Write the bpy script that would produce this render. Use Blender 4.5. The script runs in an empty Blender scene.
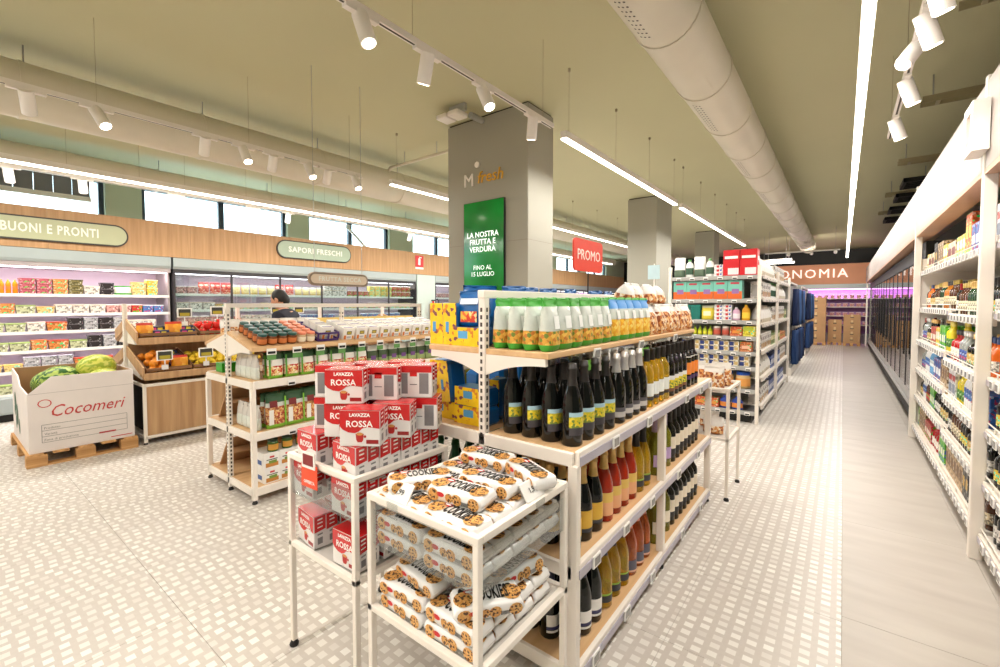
import bpy, math, random
from mathutils import Vector, Matrix
rnd = random.Random(11)
SC = bpy.context.scene
COL = SC.collection
PI = math.pi
R90 = PI / 2

# ------------------------------------------------------------------ camera
FPX, CXY, HZ, CAMH = 444.0, (500.0, 321.0), 304.0, 1.5
pitch = math.atan((CXY[1] - HZ) / FPX)
yaw = math.atan(343.0 / (FPX / math.cos(pitch)))
cd = bpy.data.cameras.new('camera')
cam = bpy.data.objects.new('camera', cd)
COL.objects.link(cam)
cam.location = (0, 0, CAMH)
cam.rotation_euler = (R90 - pitch, 0, yaw)
cd.sensor_width = 36
cd.lens = 36 * FPX / 1000
cd.shift_y = -(333.5 - CXY[1]) / 1000
cd.clip_start = 0.05
cd.clip_end = 200
SC.camera = cam

# ------------------------------------------------------------------ world and exposure
W = bpy.data.worlds.new('sky'); SC.world = W; W.use_nodes = True
bg = W.node_tree.nodes['Background']
bg.inputs[0].default_value = (0.80, 0.91, 1.0, 1)
bg.inputs[1].default_value = 5.5
vs = SC.view_settings
vs.view_transform = 'Standard'
vs.look = 'None'
vs.gamma = 1
vs.use_curve_mapping = False
vs.exposure = 0.52
LINEAR_W = 13.0      # watts per metre of linear lamp
SPOT_W = 20.0        # watts per track spotlight
FRIDGE_W = 4.0       # watts per metre of cabinet lamp
WARM = (1.0, 0.90, 0.77)
NEUTRAL = (1.0, 0.96, 0.90)

# ------------------------------------------------------------------ materials
def lin(c):
    return tuple(((x / 255) / 12.92 if x / 255 <= 0.04045 else ((x / 255 + 0.055) / 1.055) ** 2.4) for x in c[:3]) + (1,)

MATS = {}
def mat(name, rgb=(200, 200, 200), rough=0.5, metal=0.0, var=0.12, scale=8.0, emit=0, trans=0.0, alpha=None, bump=0.0, coat=0.0):
    if name in MATS: return MATS[name]
    m = bpy.data.materials.new(name); m.use_nodes = True
    nt = m.node_tree; N = nt.nodes; L = nt.links
    b = N['Principled BSDF']
    b.inputs['Roughness'].default_value = rough
    b.inputs['Metallic'].default_value = metal
    b.inputs['Transmission Weight'].default_value = trans
    b.inputs['Coat Weight'].default_value = coat
    c = lin(rgb)
    if emit:
        b.inputs['Emission Color'].default_value = c
        b.inputs['Emission Strength'].default_value = emit
    b.inputs['Base Color'].default_value = c
    if var > 0:
        tc = N.new('ShaderNodeTexCoord'); no = N.new('ShaderNodeTexNoise')
        no.inputs['Scale'].default_value = scale
        L.new(tc.outputs['Object'], no.inputs['Vector'])
        mx = N.new('ShaderNodeMix'); mx.data_type = 'RGBA'
        mx.inputs[6].default_value = tuple(min(1, x * (1 + var)) for x in c[:3]) + (1,)
        mx.inputs[7].default_value = tuple(x * (1 - var) for x in c[:3]) + (1,)
        L.new(no.outputs['Fac'], mx.inputs[0]); L.new(mx.outputs[2], b.inputs['Base Color'])
        if bump:
            bp = N.new('ShaderNodeBump'); bp.inputs['Strength'].default_value = bump; bp.inputs['Distance'].default_value = 0.01
            L.new(no.outputs['Fac'], bp.inputs['Height']); L.new(bp.outputs[0], b.inputs['Normal'])
    if alpha is not None: b.inputs['Alpha'].default_value = alpha
    MATS[name] = m
    return m

def spots_mat(name, cols, scale=60.0, rough=0.45, bump=0.0):
    """random cells of several colours: nuts, crumbs, mixed print"""
    if name in MATS: return MATS[name]
    m = bpy.data.materials.new(name); m.use_nodes = True
    N = m.node_tree.nodes; L = m.node_tree.links; b = N['Principled BSDF']
    b.inputs['Roughness'].default_value = rough
    tc = N.new('ShaderNodeTexCoord'); v = N.new('ShaderNodeTexVoronoi'); v.inputs['Scale'].default_value = scale
    L.new(tc.outputs['Object'], v.inputs['Vector'])
    s = N.new('ShaderNodeSeparateColor'); L.new(v.outputs['Color'], s.inputs[0])
    r = N.new('ShaderNodeValToRGB'); r.color_ramp.interpolation = 'CONSTANT'
    el = r.color_ramp.elements
    while len(el) < len(cols): el.new(0.5)
    for i, c in enumerate(cols):
        el[i].position = i / len(cols); el[i].color = lin(c)
    L.new(s.outputs[0], r.inputs[0]); L.new(r.outputs[0], b.inputs['Base Color'])
    if bump:
        bp = N.new('ShaderNodeBump'); bp.inputs['Strength'].default_value = bump; bp.inputs['Distance'].default_value = 0.004
        L.new(v.outputs['Distance'], bp.inputs['Height']); L.new(bp.outputs[0], b.inputs['Normal'])
    MATS[name] = m
    return m

def wood_mat(name, c1, c2, axis='Z', scale=1.0, rough=0.5):
    if name in MATS: return MATS[name]
    m = bpy.data.materials.new(name); m.use_nodes = True
    N = m.node_tree.nodes; L = m.node_tree.links; b = N['Principled BSDF']
    b.inputs['Roughness'].default_value = rough
    tc = N.new('ShaderNodeTexCoord'); mp = N.new('ShaderNodeMapping')
    k = {'X': (1.2, 22, 22), 'Y': (22, 1.2, 22), 'Z': (22, 22, 1.2)}[axis]
    mp.inputs['Scale'].default_value = tuple(x * scale for x in k)
    L.new(tc.outputs['Object'], mp.inputs[0])
    no = N.new('ShaderNodeTexNoise'); no.inputs['Scale'].default_value = 1.0; no.inputs['Detail'].default_value = 5
    L.new(mp.outputs[0], no.inputs['Vector'])
    r = N.new('ShaderNodeValToRGB')
    r.color_ramp.elements[0].position = 0.3; r.color_ramp.elements[0].color = lin(c1)
    r.color_ramp.elements[1].position = 0.7; r.color_ramp.elements[1].color = lin(c2)
    L.new(no.outputs['Fac'], r.inputs[0]); L.new(r.outputs[0], b.inputs['Base Color'])
    MATS[name] = m
    return m

def glass_mat(name, tint=(255, 255, 255), refl=0.10, rough=0.02):
    if name in MATS: return MATS[name]
    m = bpy.data.materials.new(name); m.use_nodes = True
    N = m.node_tree.nodes; L = m.node_tree.links
    N.remove(N['Principled BSDF'])
    t = N.new('ShaderNodeBsdfTransparent'); t.inputs[0].default_value = lin(tint)
    g = N.new('ShaderNodeBsdfGlossy'); g.inputs['Roughness'].default_value = rough
    x = N.new('ShaderNodeMixShader')
    lw = N.new('ShaderNodeLayerWeight'); lw.inputs[0].default_value = 0.5
    pw = N.new('ShaderNodeMath'); pw.operation = 'POWER'; pw.inputs[1].default_value = 5; L.new(lw.outputs['Facing'], pw.inputs[0])
    ad = N.new('ShaderNodeMath'); ad.operation = 'MULTIPLY_ADD'; ad.inputs[1].default_value = 1 - refl; ad.inputs[2].default_value = refl; ad.use_clamp = True
    L.new(pw.outputs[0], ad.inputs[0]); L.new(ad.outputs[0], x.inputs[0])
    L.new(t.outputs[0], x.inputs[1]); L.new(g.outputs[0], x.inputs[2])
    L.new(x.outputs[0], N['Material Output'].inputs[0])
    MATS[name] = m
    return m

def emit_mat(name, rgb, strength):
    if name in MATS: return MATS[name]
    m = bpy.data.materials.new(name); m.use_nodes = True
    N = m.node_tree.nodes; L = m.node_tree.links
    N.remove(N['Principled BSDF'])
    e = N.new('ShaderNodeEmission'); e.inputs[0].default_value = lin(rgb); e.inputs[1].default_value = strength
    L.new(e.outputs[0], N['Material Output'].inputs[0])
    MATS[name] = m
    return m

def tile_mat():
    """pale stone tile printed with staggered off-white chips"""
    m = bpy.data.materials.new('printed_tile'); m.use_nodes = True
    nt = m.node_tree; N = nt.nodes; L = nt.links; b = N['Principled BSDF']
    def mth(op, a, bb=None, c=None):
        n = N.new('ShaderNodeMath'); n.operation = op
        for i, v in enumerate((a, bb, c)):
            if v is None: continue
            if isinstance(v, (int, float)): n.inputs[i].default_value = v
            else: L.new(v, n.inputs[i])
        return n.outputs[0]
    g = N.new('ShaderNodeNewGeometry'); sp = N.new('ShaderNodeSeparateXYZ'); L.new(g.outputs['Position'], sp.inputs[0])
    u0 = mth('DIVIDE', sp.outputs[0], 0.0628); v = mth('DIVIDE', sp.outputs[1], 0.0562)
    col = mth('FLOOR', u0)
    wn = N.new('ShaderNodeTexWhiteNoise'); wn.noise_dimensions = '1D'; L.new(col, wn.inputs['W'])
    vv = mth('ADD', v, mth('MULTIPLY', wn.outputs['Value'], 0.9))
    row = mth('FLOOR', vv)
    fu = mth('FRACT', u0); fv = mth('FRACT', vv)
    inu = mth('MULTIPLY', mth('GREATER_THAN', fu, 0.16), mth('LESS_THAN', fu, 0.76))
    inv = mth('MULTIPLY', mth('GREATER_THAN', fv, 0.22), mth('LESS_THAN', fv, 0.80))
    cb = N.new('ShaderNodeCombineXYZ'); L.new(col, cb.inputs[0]); L.new(row, cb.inputs[1])
    w2 = N.new('ShaderNodeTexWhiteNoise'); w2.noise_dimensions = '2D'; L.new(cb.outputs[0], w2.inputs['Vector'])
    amt = mth('MULTIPLY', mth('MULTIPLY', inu, inv), mth('MULTIPLY_ADD', w2.outputs['Value'], 0.7, 0.3))
    no = N.new('ShaderNodeTexNoise'); no.inputs['Scale'].default_value = 40; no.inputs['Detail'].default_value = 4
    L.new(g.outputs['Position'], no.inputs['Vector'])
    ba = N.new('ShaderNodeMix'); ba.data_type = 'RGBA'
    ba.inputs[6].default_value = lin((200, 192, 184)); ba.inputs[7].default_value = lin((188, 180, 172))
    L.new(no.outputs['Fac'], ba.inputs[0])
    mx = N.new('ShaderNodeMix'); mx.data_type = 'RGBA'; mx.inputs[7].default_value = lin((232, 229, 223))
    L.new(amt, mx.inputs[0]); L.new(ba.outputs[2], mx.inputs[6]); L.new(mx.outputs[2], b.inputs['Base Color'])
    b.inputs['Roughness'].default_value = 0.38
    return m

def slab_mat():
    m = bpy.data.materials.new('streaked_slab'); m.use_nodes = True
    N = m.node_tree.nodes; L = m.node_tree.links; b = N['Principled BSDF']
    g = N.new('ShaderNodeNewGeometry'); mp = N.new('ShaderNodeMapping')
    mp.inputs['Scale'].default_value = (2.0, 9, 1); mp.inputs['Rotation'].default_value = (0, 0, 0.12)
    L.new(g.outputs['Position'], mp.inputs[0])
    no = N.new('ShaderNodeTexNoise'); no.inputs['Scale'].default_value = 1; no.inputs['Detail'].default_value = 6
    L.new(mp.outputs[0], no.inputs['Vector'])
    r = N.new('ShaderNodeValToRGB')
    r.color_ramp.elements[0].position = 0.3; r.color_ramp.elements[0].color = lin((176, 167, 158))
    r.color_ramp.elements[1].position = 0.72; r.color_ramp.elements[1].color = lin((188, 180, 171))
    L.new(no.outputs['Fac'], r.inputs[0]); L.new(r.outputs[0], b.inputs['Base Color'])
    b.inputs['Roughness'].default_value = 0.42
    return m

def melon_mat(name, dark, pale):
    m = bpy.data.materials.new(name); m.use_nodes = True
    N = m.node_tree.nodes; L = m.node_tree.links; b = N['Principled BSDF']
    tc = N.new('ShaderNodeTexCoord'); sp = N.new('ShaderNodeSeparateXYZ'); L.new(tc.outputs['Object'], sp.inputs[0])
    at = N.new('ShaderNodeMath'); at.operation = 'ARCTAN2'; L.new(sp.outputs[1], at.inputs[0]); L.new(sp.outputs[2], at.inputs[1])
    no = N.new('ShaderNodeTexNoise'); no.inputs['Scale'].default_value = 22; L.new(tc.outputs['Object'], no.inputs['Vector'])
    ma = N.new('ShaderNodeMath'); ma.operation = 'MULTIPLY_ADD'; ma.inputs[1].default_value = 1.2
    L.new(no.outputs['Fac'], ma.inputs[0]); L.new(at.outputs[0], ma.inputs[2])
    mu = N.new('ShaderNodeMath'); mu.operation = 'MULTIPLY'; mu.inputs[1].default_value = 11; L.new(ma.outputs[0], mu.inputs[0])
    si = N.new('ShaderNodeMath'); si.operation = 'SINE'; L.new(mu.outputs[0], si.inputs[0])
    r = N.new('ShaderNodeValToRGB'); r.color_ramp.elements[0].position = 0.3; r.color_ramp.elements[1].position = 0.75
    r.color_ramp.elements[0].color = lin(dark); r.color_ramp.elements[1].color = lin(pale)
    mr = N.new('ShaderNodeMapRange'); mr.inputs[1].default_value = -1; mr.inputs[2].default_value = 1
    L.new(si.outputs[0], mr.inputs[0]); L.new(mr.outputs[0], r.inputs[0]); L.new(r.outputs[0], b.inputs['Base Color'])
    b.inputs['Roughness'].default_value = 0.35
    return m

def P(r, g, b, rough=0.45):      # plain printed colour
    return mat('print_%d_%d_%d' % (r, g, b), (r, g, b), rough, var=0.06, scale=15)

def P2(r, g, b, scale=55):      # busy print: the base colour broken up by small darker, paler and contrasting patches
    d = lambda k: tuple(int(max(0, min(255, x * k))) for x in (r, g, b))
    w = lambda k: tuple(int(x + (255 - x) * k) for x in (r, g, b))
    return spots_mat('busy_%d_%d_%d_%d' % (r, g, b, scale), [(r, g, b), d(.86), (r, g, b), w(.25), (r, g, b), d(.72), w(.6), (r, g, b), (b, r, g) if max(r, g, b) - min(r, g, b) > 90 else d(.6), d(.93)], scale)
WHITE_STEEL = mat('white_steel', (238, 230, 220), 0.4, var=0.04)
GREY_STEEL = mat('grey_steel', (176, 176, 174), 0.35, 0.3, var=0.06)
STRIP = mat('price_strip', (176, 170, 184), 0.3, var=0.05)
SHELFWOOD = wood_mat('shelf_oak', (206, 164, 116), (226, 188, 142), 'Y')
SHELFWOODX = wood_mat('cabinet_oak', (176, 136, 96), (204, 166, 124), 'Z')
BAND = wood_mat('fascia_oak', (164, 124, 82), (188, 148, 104), 'Z')
SAGE = mat('sage_paint', (188, 196, 172), 0.7, var=0.04, scale=1.5)
SLOT = mat('slot_dark', (70, 62, 56), 0.7, var=0.05)
RUBBER = mat('black_rubber', (22, 22, 24), 0.6, var=0.2)
DARKFRAME = mat('dark_window_frame', (34, 48, 62), 0.4, var=0.08)
TAGW = mat('tag_white', (240, 238, 234), 0.4, var=0.03)
TAGS = mat('tag_screen', (150, 148, 146), 0.25, var=0.25, scale=90)
PLEXI = glass_mat('clear_acrylic', (244, 246, 246), 0.09, 0.05)
PANE = glass_mat('clear_pane', (232, 240, 240), 0.10, 0.01)
LAMP = emit_mat('lamp_glow', (255, 246, 232), 9.0)
LAMPW = mat('lamp_white', (238, 232, 226), 0.4, var=0.03)
DUCT = mat('painted_duct', (212, 205, 188), 0.42, var=0.07, scale=3)
BLACKP = mat('black_paint', (20, 20, 21), 0.6, var=0.1)
INK = mat('black_ink', (24, 22, 24), 0.5, var=0.05)
CARD = mat('cardboard', (176, 136, 96), 0.8, var=0.1, scale=6)
PINE = wood_mat('pallet_pine', (176, 126, 74), (212, 166, 110), 'Y', 1.3, 0.7)
NUTS = spots_mat('nut_mix', [(196, 132, 72), (222, 170, 104), (150, 78, 44), (232, 196, 146), (176, 56, 40)], 75, bump=0.5)
BREAD = spots_mat('bread_mix', [(214, 150, 84), (190, 112, 56), (236, 200, 150), (146, 74, 40), (240, 226, 206)], 62, bump=0.5)
COOKIE = spots_mat('cookie', [(216, 160, 88), (206, 146, 74), (222, 172, 104), (84, 48, 28)], 160)
FILM = mat('clear_film', (240, 236, 230), 0.15, var=0.05, alpha=0.62)
FILMW = mat('white_film', (246, 242, 236), 0.2, var=0.08, alpha=0.85, bump=0.6, scale=40)

# ------------------------------------------------------------------ mesh building
class MB:
    def __init__(s): s.v = []; s.f = []; s.m = []; s.sm = []
    def add(s, vs, fs, m=0, smooth=False):
        o = len(s.v); s.v += [tuple(x) for x in vs]
        for f in fs: s.f.append(tuple(o + i for i in f)); s.m.append(m); s.sm.append(smooth)
        return s
    def box(s, x0, x1, y0, y1, z0, z1, m=0):
        x0, x1 = min(x0, x1), max(x0, x1); y0, y1 = min(y0, y1), max(y0, y1); z0, z1 = min(z0, z1), max(z0, z1)
        return s.add([(x0, y0, z0), (x1, y0, z0), (x1, y1, z0), (x0, y1, z0), (x0, y0, z1), (x1, y0, z1), (x1, y1, z1), (x0, y1, z1)],
              [(3, 2, 1, 0), (4, 5, 6, 7), (0, 1, 5, 4), (1, 2, 6, 5), (2, 3, 7, 6), (3, 0, 4, 7)], m)
    def bbox(s, x0, x1, y0, y1, z0, z1, b=0.004, m=0):
        """box with chamfered vertical and horizontal edges"""
        x0, x1 = min(x0, x1), max(x0, x1); y0, y1 = min(y0, y1), max(y0, y1); z0, z1 = min(z0, z1), max(z0, z1)
        b = min(b, (x1 - x0) / 2.5, (y1 - y0) / 2.5, (z1 - z0) / 2.5)
        def ring(z, i):
            return [(x0 + b + i, y0 + i, z), (x1 - b - i, y0 + i, z), (x1 - i, y0 + b + i, z), (x1 - i, y1 - b - i, z),
                    (x1 - b - i, y1 - i, z), (x0 + b + i, y1 - i, z), (x0 + i, y1 - b - i, z), (x0 + i, y0 + b + i, z)]
        V = ring(z0, b * .7) + ring(z0 + b, 0) + ring(z1 - b, 0) + ring(z1, b * .7)
        F = [tuple(range(7, -1, -1)), tuple(range(24, 32))]
        for k in range(3):
            for i in range(8):
                j = (i + 1) % 8; F.append((k * 8 + i, k * 8 + j, k * 8 + 8 + j, k * 8 + 8 + i))
        return s.add(V, F, m)
    def tube(s, p, q, r, n=8, m=0, r2=None):
        p = Vector(p); q = Vector(q); d = (q - p).normalized(); r2 = r if r2 is None else r2
        a = d.orthogonal().normalized(); b = d.cross(a)
        V = []
        for c, rr in ((p, r), (q, r2)):
            for i in range(n):
                t = 2 * PI * i / n; V.append(c + (a * math.cos(t) + b * math.sin(t)) * rr)
        s.add(V, [(i, (i + 1) % n, n + (i + 1) % n, n + i) for i in range(n)], m, n > 6)
        s.add(V[:n], [tuple(range(n - 1, -1, -1))], m); s.add(V[n:], [tuple(range(n))], m)
        return s
    def path(s, pts, r, n=6, m=0):
        for a, b in zip(pts[:-1], pts[1:]): s.tube(a, b, r, n, m)
        return s
    def lathe(s, prof, n=14, m=0, c=(0, 0, 0), sx=1, sy=1, a0=0, a1=2 * PI, ms=None, smooth=True):
        full = abs(a1 - a0 - 2 * PI) < 1e-6
        k = n if full else n + 1
        V = []
        for r, z in prof:
            for i in range(k):
                t = a0 + (a1 - a0) * i / n
                V.append((c[0] + r * sx * math.cos(t), c[1] + r * sy * math.sin(t), c[2] + z))
        for j in range(len(prof) - 1):
            F = []
            for i in range(n):
                i2 = (i + 1) % k if full else i + 1
                F.append((j * k + i, j * k + i2, (j + 1) * k + i2, (j + 1) * k + i))
            o = len(s.v)
            if j == 0: s.v += V; base = o
            for f in F: s.f.append(tuple(base + q for q in f)); s.m.append(ms[j] if ms else m); s.sm.append(smooth)
        return s
    def ball(s, c, rx, ry, rz, n=10, k=7, m=0):
        prof = [(math.sin(PI * i / k), -math.cos(PI * i / k)) for i in range(k + 1)]
        V = [(c[0] + r * rx * math.cos(2 * PI * i / n), c[1] + r * ry * math.sin(2 * PI * i / n), c[2] + z * rz) for r, z in prof for i in range(n)]
        F = [(j * n + i, j * n + (i + 1) % n, (j + 1) * n + (i + 1) % n, (j + 1) * n + i) for j in range(k) for i in range(n)]
        return s.add(V, F, m, True)
    def prism(s, pts, axis, a, b, m=0):
        """2-D outline extruded along an axis; outline given in the other two axes in order"""
        def put(p, t): return {'X': (t, p[0], p[1]), 'Y': (p[0], t, p[1]), 'Z': (p[0], p[1], t)}[axis]
        n = len(pts)
        V = [put(p, a) for p in pts] + [put(p, b) for p in pts]
        return s.add(V, [tuple(range(n - 1, -1, -1)), tuple(range(n, 2 * n))] + [(i, (i + 1) % n, n + (i + 1) % n, n + i) for i in range(n)], m)
    def quad(s, a, b, c, d, m=0): return s.add([a, b, c, d], [(0, 1, 2, 3)], m)
    def disc(s, c, r, u, v, n=12, m=0, ru=1, rv=1):
        c = Vector(c); u = Vector(u); v = Vector(v)
        return s.add([c + u * (r * ru * math.cos(2 * PI * i / n)) + v * (r * rv * math.sin(2 * PI * i / n)) for i in range(n)], [tuple(range(n))], m)
    def mesh(s, name, mats):
        me = bpy.data.meshes.new(name); me.from_pydata(s.v, [], s.f)
        if not isinstance(mats, (list, tuple)): mats = [mats]
        for x in mats: me.materials.append(x)
        me.polygons.foreach_set('material_index', s.m); me.polygons.foreach_set('use_smooth', s.sm)
        me.update()
        return me

def ob(name, me, parent=None, loc=(0, 0, 0), rot=(0, 0, 0), scale=None):
    o = bpy.data.objects.new(name, me); COL.objects.link(o)
    o.location = loc; o.rotation_euler = rot
    if scale: o.scale = scale
    if parent: o.parent = parent
    return o
def mk(name, mb, mats, parent=None, loc=(0, 0, 0), rot=(0, 0, 0)): return ob(name, mb.mesh(name, mats), parent, loc, rot)
def tag(o, label, cat, group=None):
    o['label'] = label; o['category'] = cat
    if group: o['group'] = group
    return o
def thing(name, label, cat, loc=(0, 0, 0), rot=(0, 0, 0), group=None): return tag(ob(name, None, None, loc, rot), label, cat, group)
def struct(o): o['kind'] = 'structure'; return o
def B(*a): return MB().box(*a)

TXT = {}
def text_mesh(s, size, m, shear=0.0, sx=1.0, ext=0.0006, space=1.0, res=2, off=0.0):
    key = (s, size, m.name, shear, sx, ext, space, off)
    if key in TXT: return TXT[key]
    cu = bpy.data.curves.new('lettering', 'FONT'); cu.body = s; cu.size = size; cu.shear = shear; cu.space_character = space
    cu.align_x = 'CENTER'; cu.align_y = 'CENTER'; cu.resolution_u = res; cu.extrude = ext; cu.offset = off
    o = bpy.data.objects.new('lettering', cu); COL.objects.link(o)
    dg = bpy.context.evaluated_depsgraph_get()
    me = bpy.data.meshes.new_from_object(o.evaluated_get(dg))
    bpy.data.objects.remove(o); bpy.data.curves.remove(cu)
    me.transform(Matrix.Diagonal((sx, 1, 1, 1)))
    me.transform(Matrix.Rotation(R90, 4, 'X'))     # upright, facing -Y
    me.materials.clear(); me.materials.append(m); me.name = 'lettering'
    TXT[key] = me
    return me

def area(name, loc, sx, sy, watts, color, parent=None, rot=(0, 0, 0), spread=PI):
    d = bpy.data.lights.new(name, 'AREA'); d.shape = 'RECTANGLE'; d.size = sx; d.size_y = sy; d.energy = watts; d.color = color; d.spread = spread
    return ob(name, d, parent, loc, rot)

# ================================================================== STRUCTURE
ZC = 3.67
XL, XR, YB, YF = -9.1, 2.4, -3.2, 22.4
XJ = 0.03
fl = struct(mk('floor', B(XL, XR, YB, YF, -0.1, -0.003), mat('grout', (168, 160, 150), 0.8)))
TILE = tile_mat(); SLAB = slab_mat()
TS = 0.6275
tm = MB().bbox(0.001, TS - 0.001, 0.001, TS - 0.001, -0.02, 0.0, 0.0012).mesh('tile', TILE)
Fw = Vector((-math.sin(yaw) * math.cos(pitch), math.cos(yaw) * math.cos(pitch), -math.sin(pitch)))
Rw = Vector((math.cos(yaw), math.sin(yaw), 0)); Uw = Rw.cross(Fw)
cells = []
for i in range(15):
    for j in range(-5, 36):
        x = XJ - TS * (i + 1); y = 0.0925 + TS * j
        if x < XL - 0.3 or y + TS > YF or y < YB: continue
        d = Vector((x + TS / 2, y + TS / 2, -CAMH)); w = d.dot(Fw)
        a = 0
        if w > 0.3:
            px = 500 + FPX * d.dot(Rw) / w; py = 321 - FPX * d.dot(Uw) / w
            if -80 < px < 1080 and py < 760: a = 1 / (w ** 3)
        hidden = (x < -8.6) or (-7.3 < x < -6.3 and 1.6 < y < 5) or (-2.0 < x < -1.2 and 6.4 < y < 10)
        if not hidden: cells.append((a, x, y))
        else: cells.append((-1, x, y))
cells.sort(reverse=True)
for a, x, y in cells[:280]: ob('tile', tm, fl, (x, y, 0))
rest = MB()
for a, x, y in cells[280:]: rest.box(x + 0.001, x + TS - 0.001, y + 0.001, y + TS - 0.001, -0.01, 0)
o = mk('tile_field', rest, TILE, fl); o['kind'] = 'stuff'
sm_ = MB().bbox(0.0007, 0.6193, 0.0007, 1.1993, -0.02, 0, 0.0012).mesh('slab', SLAB)
for i in range(3):
    for j in range(-2, 19): ob('slab', sm_, fl, (XJ + 0.62 * i, 0.25 + 1.2 * j - (0.6 if i == 1 else 0), 0))

struct(mk('ceiling', B(XL, XR, YB, YF, ZC, ZC + 0.1), mat('ceiling_paint', (194, 190, 154), 0.75, var=0.04, scale=0.8)))
struct(mk('wall_right', B(XR, XR + 0.1, YB, YF, 0, ZC), mat('grey_green_wall', (112, 120, 112), 0.7, var=0.05)))
struct(mk('wall_back', B(XL, XR, YB - 0.1, YB, 0, ZC), mat('cream_wall', (214, 206, 190), 0.7, var=0.05)))
wf = MB(); wf.box(XL, XR, YF, YF + 0.1, 0, ZC)
struct(mk('wall_far', wf, BLACKP))
# window wall: sill wall, lintel, piers between the window openings
ZS, ZT = 2.30, 3.43
WIN = [(-2.9, -1.2, 1), (0.12, 1.76, 1), (2.22, 4.62, 2), (5.08, 7.22, 2), (8.0, 9.9, 2), (10.4, 12.4, 2), (12.9, 15.0, 2), (15.5, 17.6, 2), (18.1, 20.2, 2)]
wl = MB(); wl.box(XL - 0.25, XL, YB, YF, 0, ZS); wl.box(XL - 0.25, XL, YB, YF, ZT, ZC)
prev = YB
for a, b, n in WIN: wl.box(XL - 0.25, XL, prev, a, ZS, ZT); prev = b
wl.box(XL - 0.25, XL, prev, YF, ZS, ZT)
struct(mk('wall_left', wl, SAGE))
for k, (a, b, n) in enumerate(WIN):
    e = struct(ob('window_%d' % (k + 1), None, None, (XL - 0.12, a, ZS)))
    fr = MB(); w = b - a; h = ZT - ZS
    fr.box(-0.04, 0.04, 0, w, 0, 0.05); fr.box(-0.04, 0.04, 0, w, h - 0.05, h)
    fr.box(-0.04, 0.04, 0, 0.06, 0, h); fr.box(-0.04, 0.04, w - 0.06, w, 0, h)
    for q in range(1, n): fr.box(-0.04, 0.04, w * q / n - 0.045, w * q / n + 0.045, 0, h)
    mk('window_frame', fr, DARKFRAME, e)
    for q in range(n): mk('pane', B(-0.006, 0.006, w * q / n + 0.05, w * (q + 1) / n - 0.05, 0.05, h - 0.05), PANE, e)
# half-raised roller blind in the first window and an open window stay in the third
bl = thing('roller_blind', 'grey slatted roller blind half lowered in the leftmost window', 'blind', (XL - 0.03, 0.2, 3.05))
for q in range(7): mk('blind_fold', B(-0.03, 0.02, q * 0.2, q * 0.2 + 0.19, 0.07, 0.34), mat('blind_grey', (120, 118, 120), 0.6), bl)
mk('bottom_rail', B(-0.035, 0.03, 0, 1.4, 0, 0.07), WHITE_STEEL, bl)
st = thing('window_stay', 'white slanting window stay arm behind the oak fascia', 'window stay', (XL + 0.05, 6.0, 2.5))
mk('arm', MB().tube((0, 0.0, 0.75), (0.12, 0.55, 0.2), 0.03), WHITE_STEEL, st)
mk('hinge', B(-0.03, 0.03, -0.05, 0.05, 0.72, 0.82), GREY_STEEL, st)

# columns
colm = mat('column_paint', (164, 161, 148), 0.65, var=0.03, scale=1.2)
for k, (x0, x1, y0, y1) in enumerate([(-3.89, -2.70, 3.99, 4.51), (-3.58, -2.98, 8.98, 9.95), (-3.58, -3.04, 14.27, 14.9), (-3.46, -2.98, 19.4, 20.0)]):
    c = struct(mk('column', MB().bbox(x0, x1, y0, y1, 0, ZC - 0.02, 0.006), colm))
    mk('shadow_gap', B(x0 + .02, x1 - .02, y0 + .02, y1 - .02, ZC - 0.02, ZC), BLACKP, c)
    if k == 0:
        mk('panel_seam', MB().box(x0 - .001, x1 + .001, y0 - .001, y0 + .001, 2.198, 2.202).box(x1 - .001, x1 + .0012, y0, y1, 2.198, 2.202), mat('seam_grey', (140, 136, 124), .7), c)

# ceiling: ducts
def duct(label, x, z, r, y0, y1, seam, seam0=0.0):
    t = thing('air_duct', label, 'duct', (x, y0, z - r))
    mk('pipe', MB().tube((0, 0, r), (0, y1 - y0, r), r, 28), DUCT, t)
    y = seam0
    sm = MB().tube((0, -0.012, r), (0, 0.012, r), r + 0.008, 28).mesh('seam_ring', DUCT)
    hg = MB().tube((-0.004, 0, r * 2), (0, 0, ZC - z + r), 0.006, 5).mesh('hanger_rod', GREY_STEEL)
    pf = MB()
    for q in range(14):
        for p in range(3):
            a = -0.5 + p * 0.13; pf.disc((math.sin(a) * (r + .001), 0.12 + q * 0.05, r - math.cos(a) * (r + .001)), 0.008, (math.cos(a), 0, math.sin(a)), (0, 1, 0), 6)
    pm = pf.mesh('vent_holes', SLOT)
    i = 0
    while y < y1 - y0:
        ob('seam_ring', sm, t, (0, y, 0)); ob('hanger_rod', hg, t, (0, y + 0.03, 0))
        if i % 2 == 1: ob('vent_holes', pm, t, (0, y, 0))
        y += seam; i += 1
    return t
duct('thick cream round air duct running along the right aisle ceiling', -0.93, 3.34, 0.208, -3, 17.5, 0.93, 0.35)
duct('long cream round air duct along the window side of the ceiling', -5.5, 3.29, 0.227, -3, 19, 1.32, 0.9)
duct('slimmer cream duct above the windows by the left wall', -8.25, 3.36, 0.16, -3, 19, 1.6, 0.4)

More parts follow.
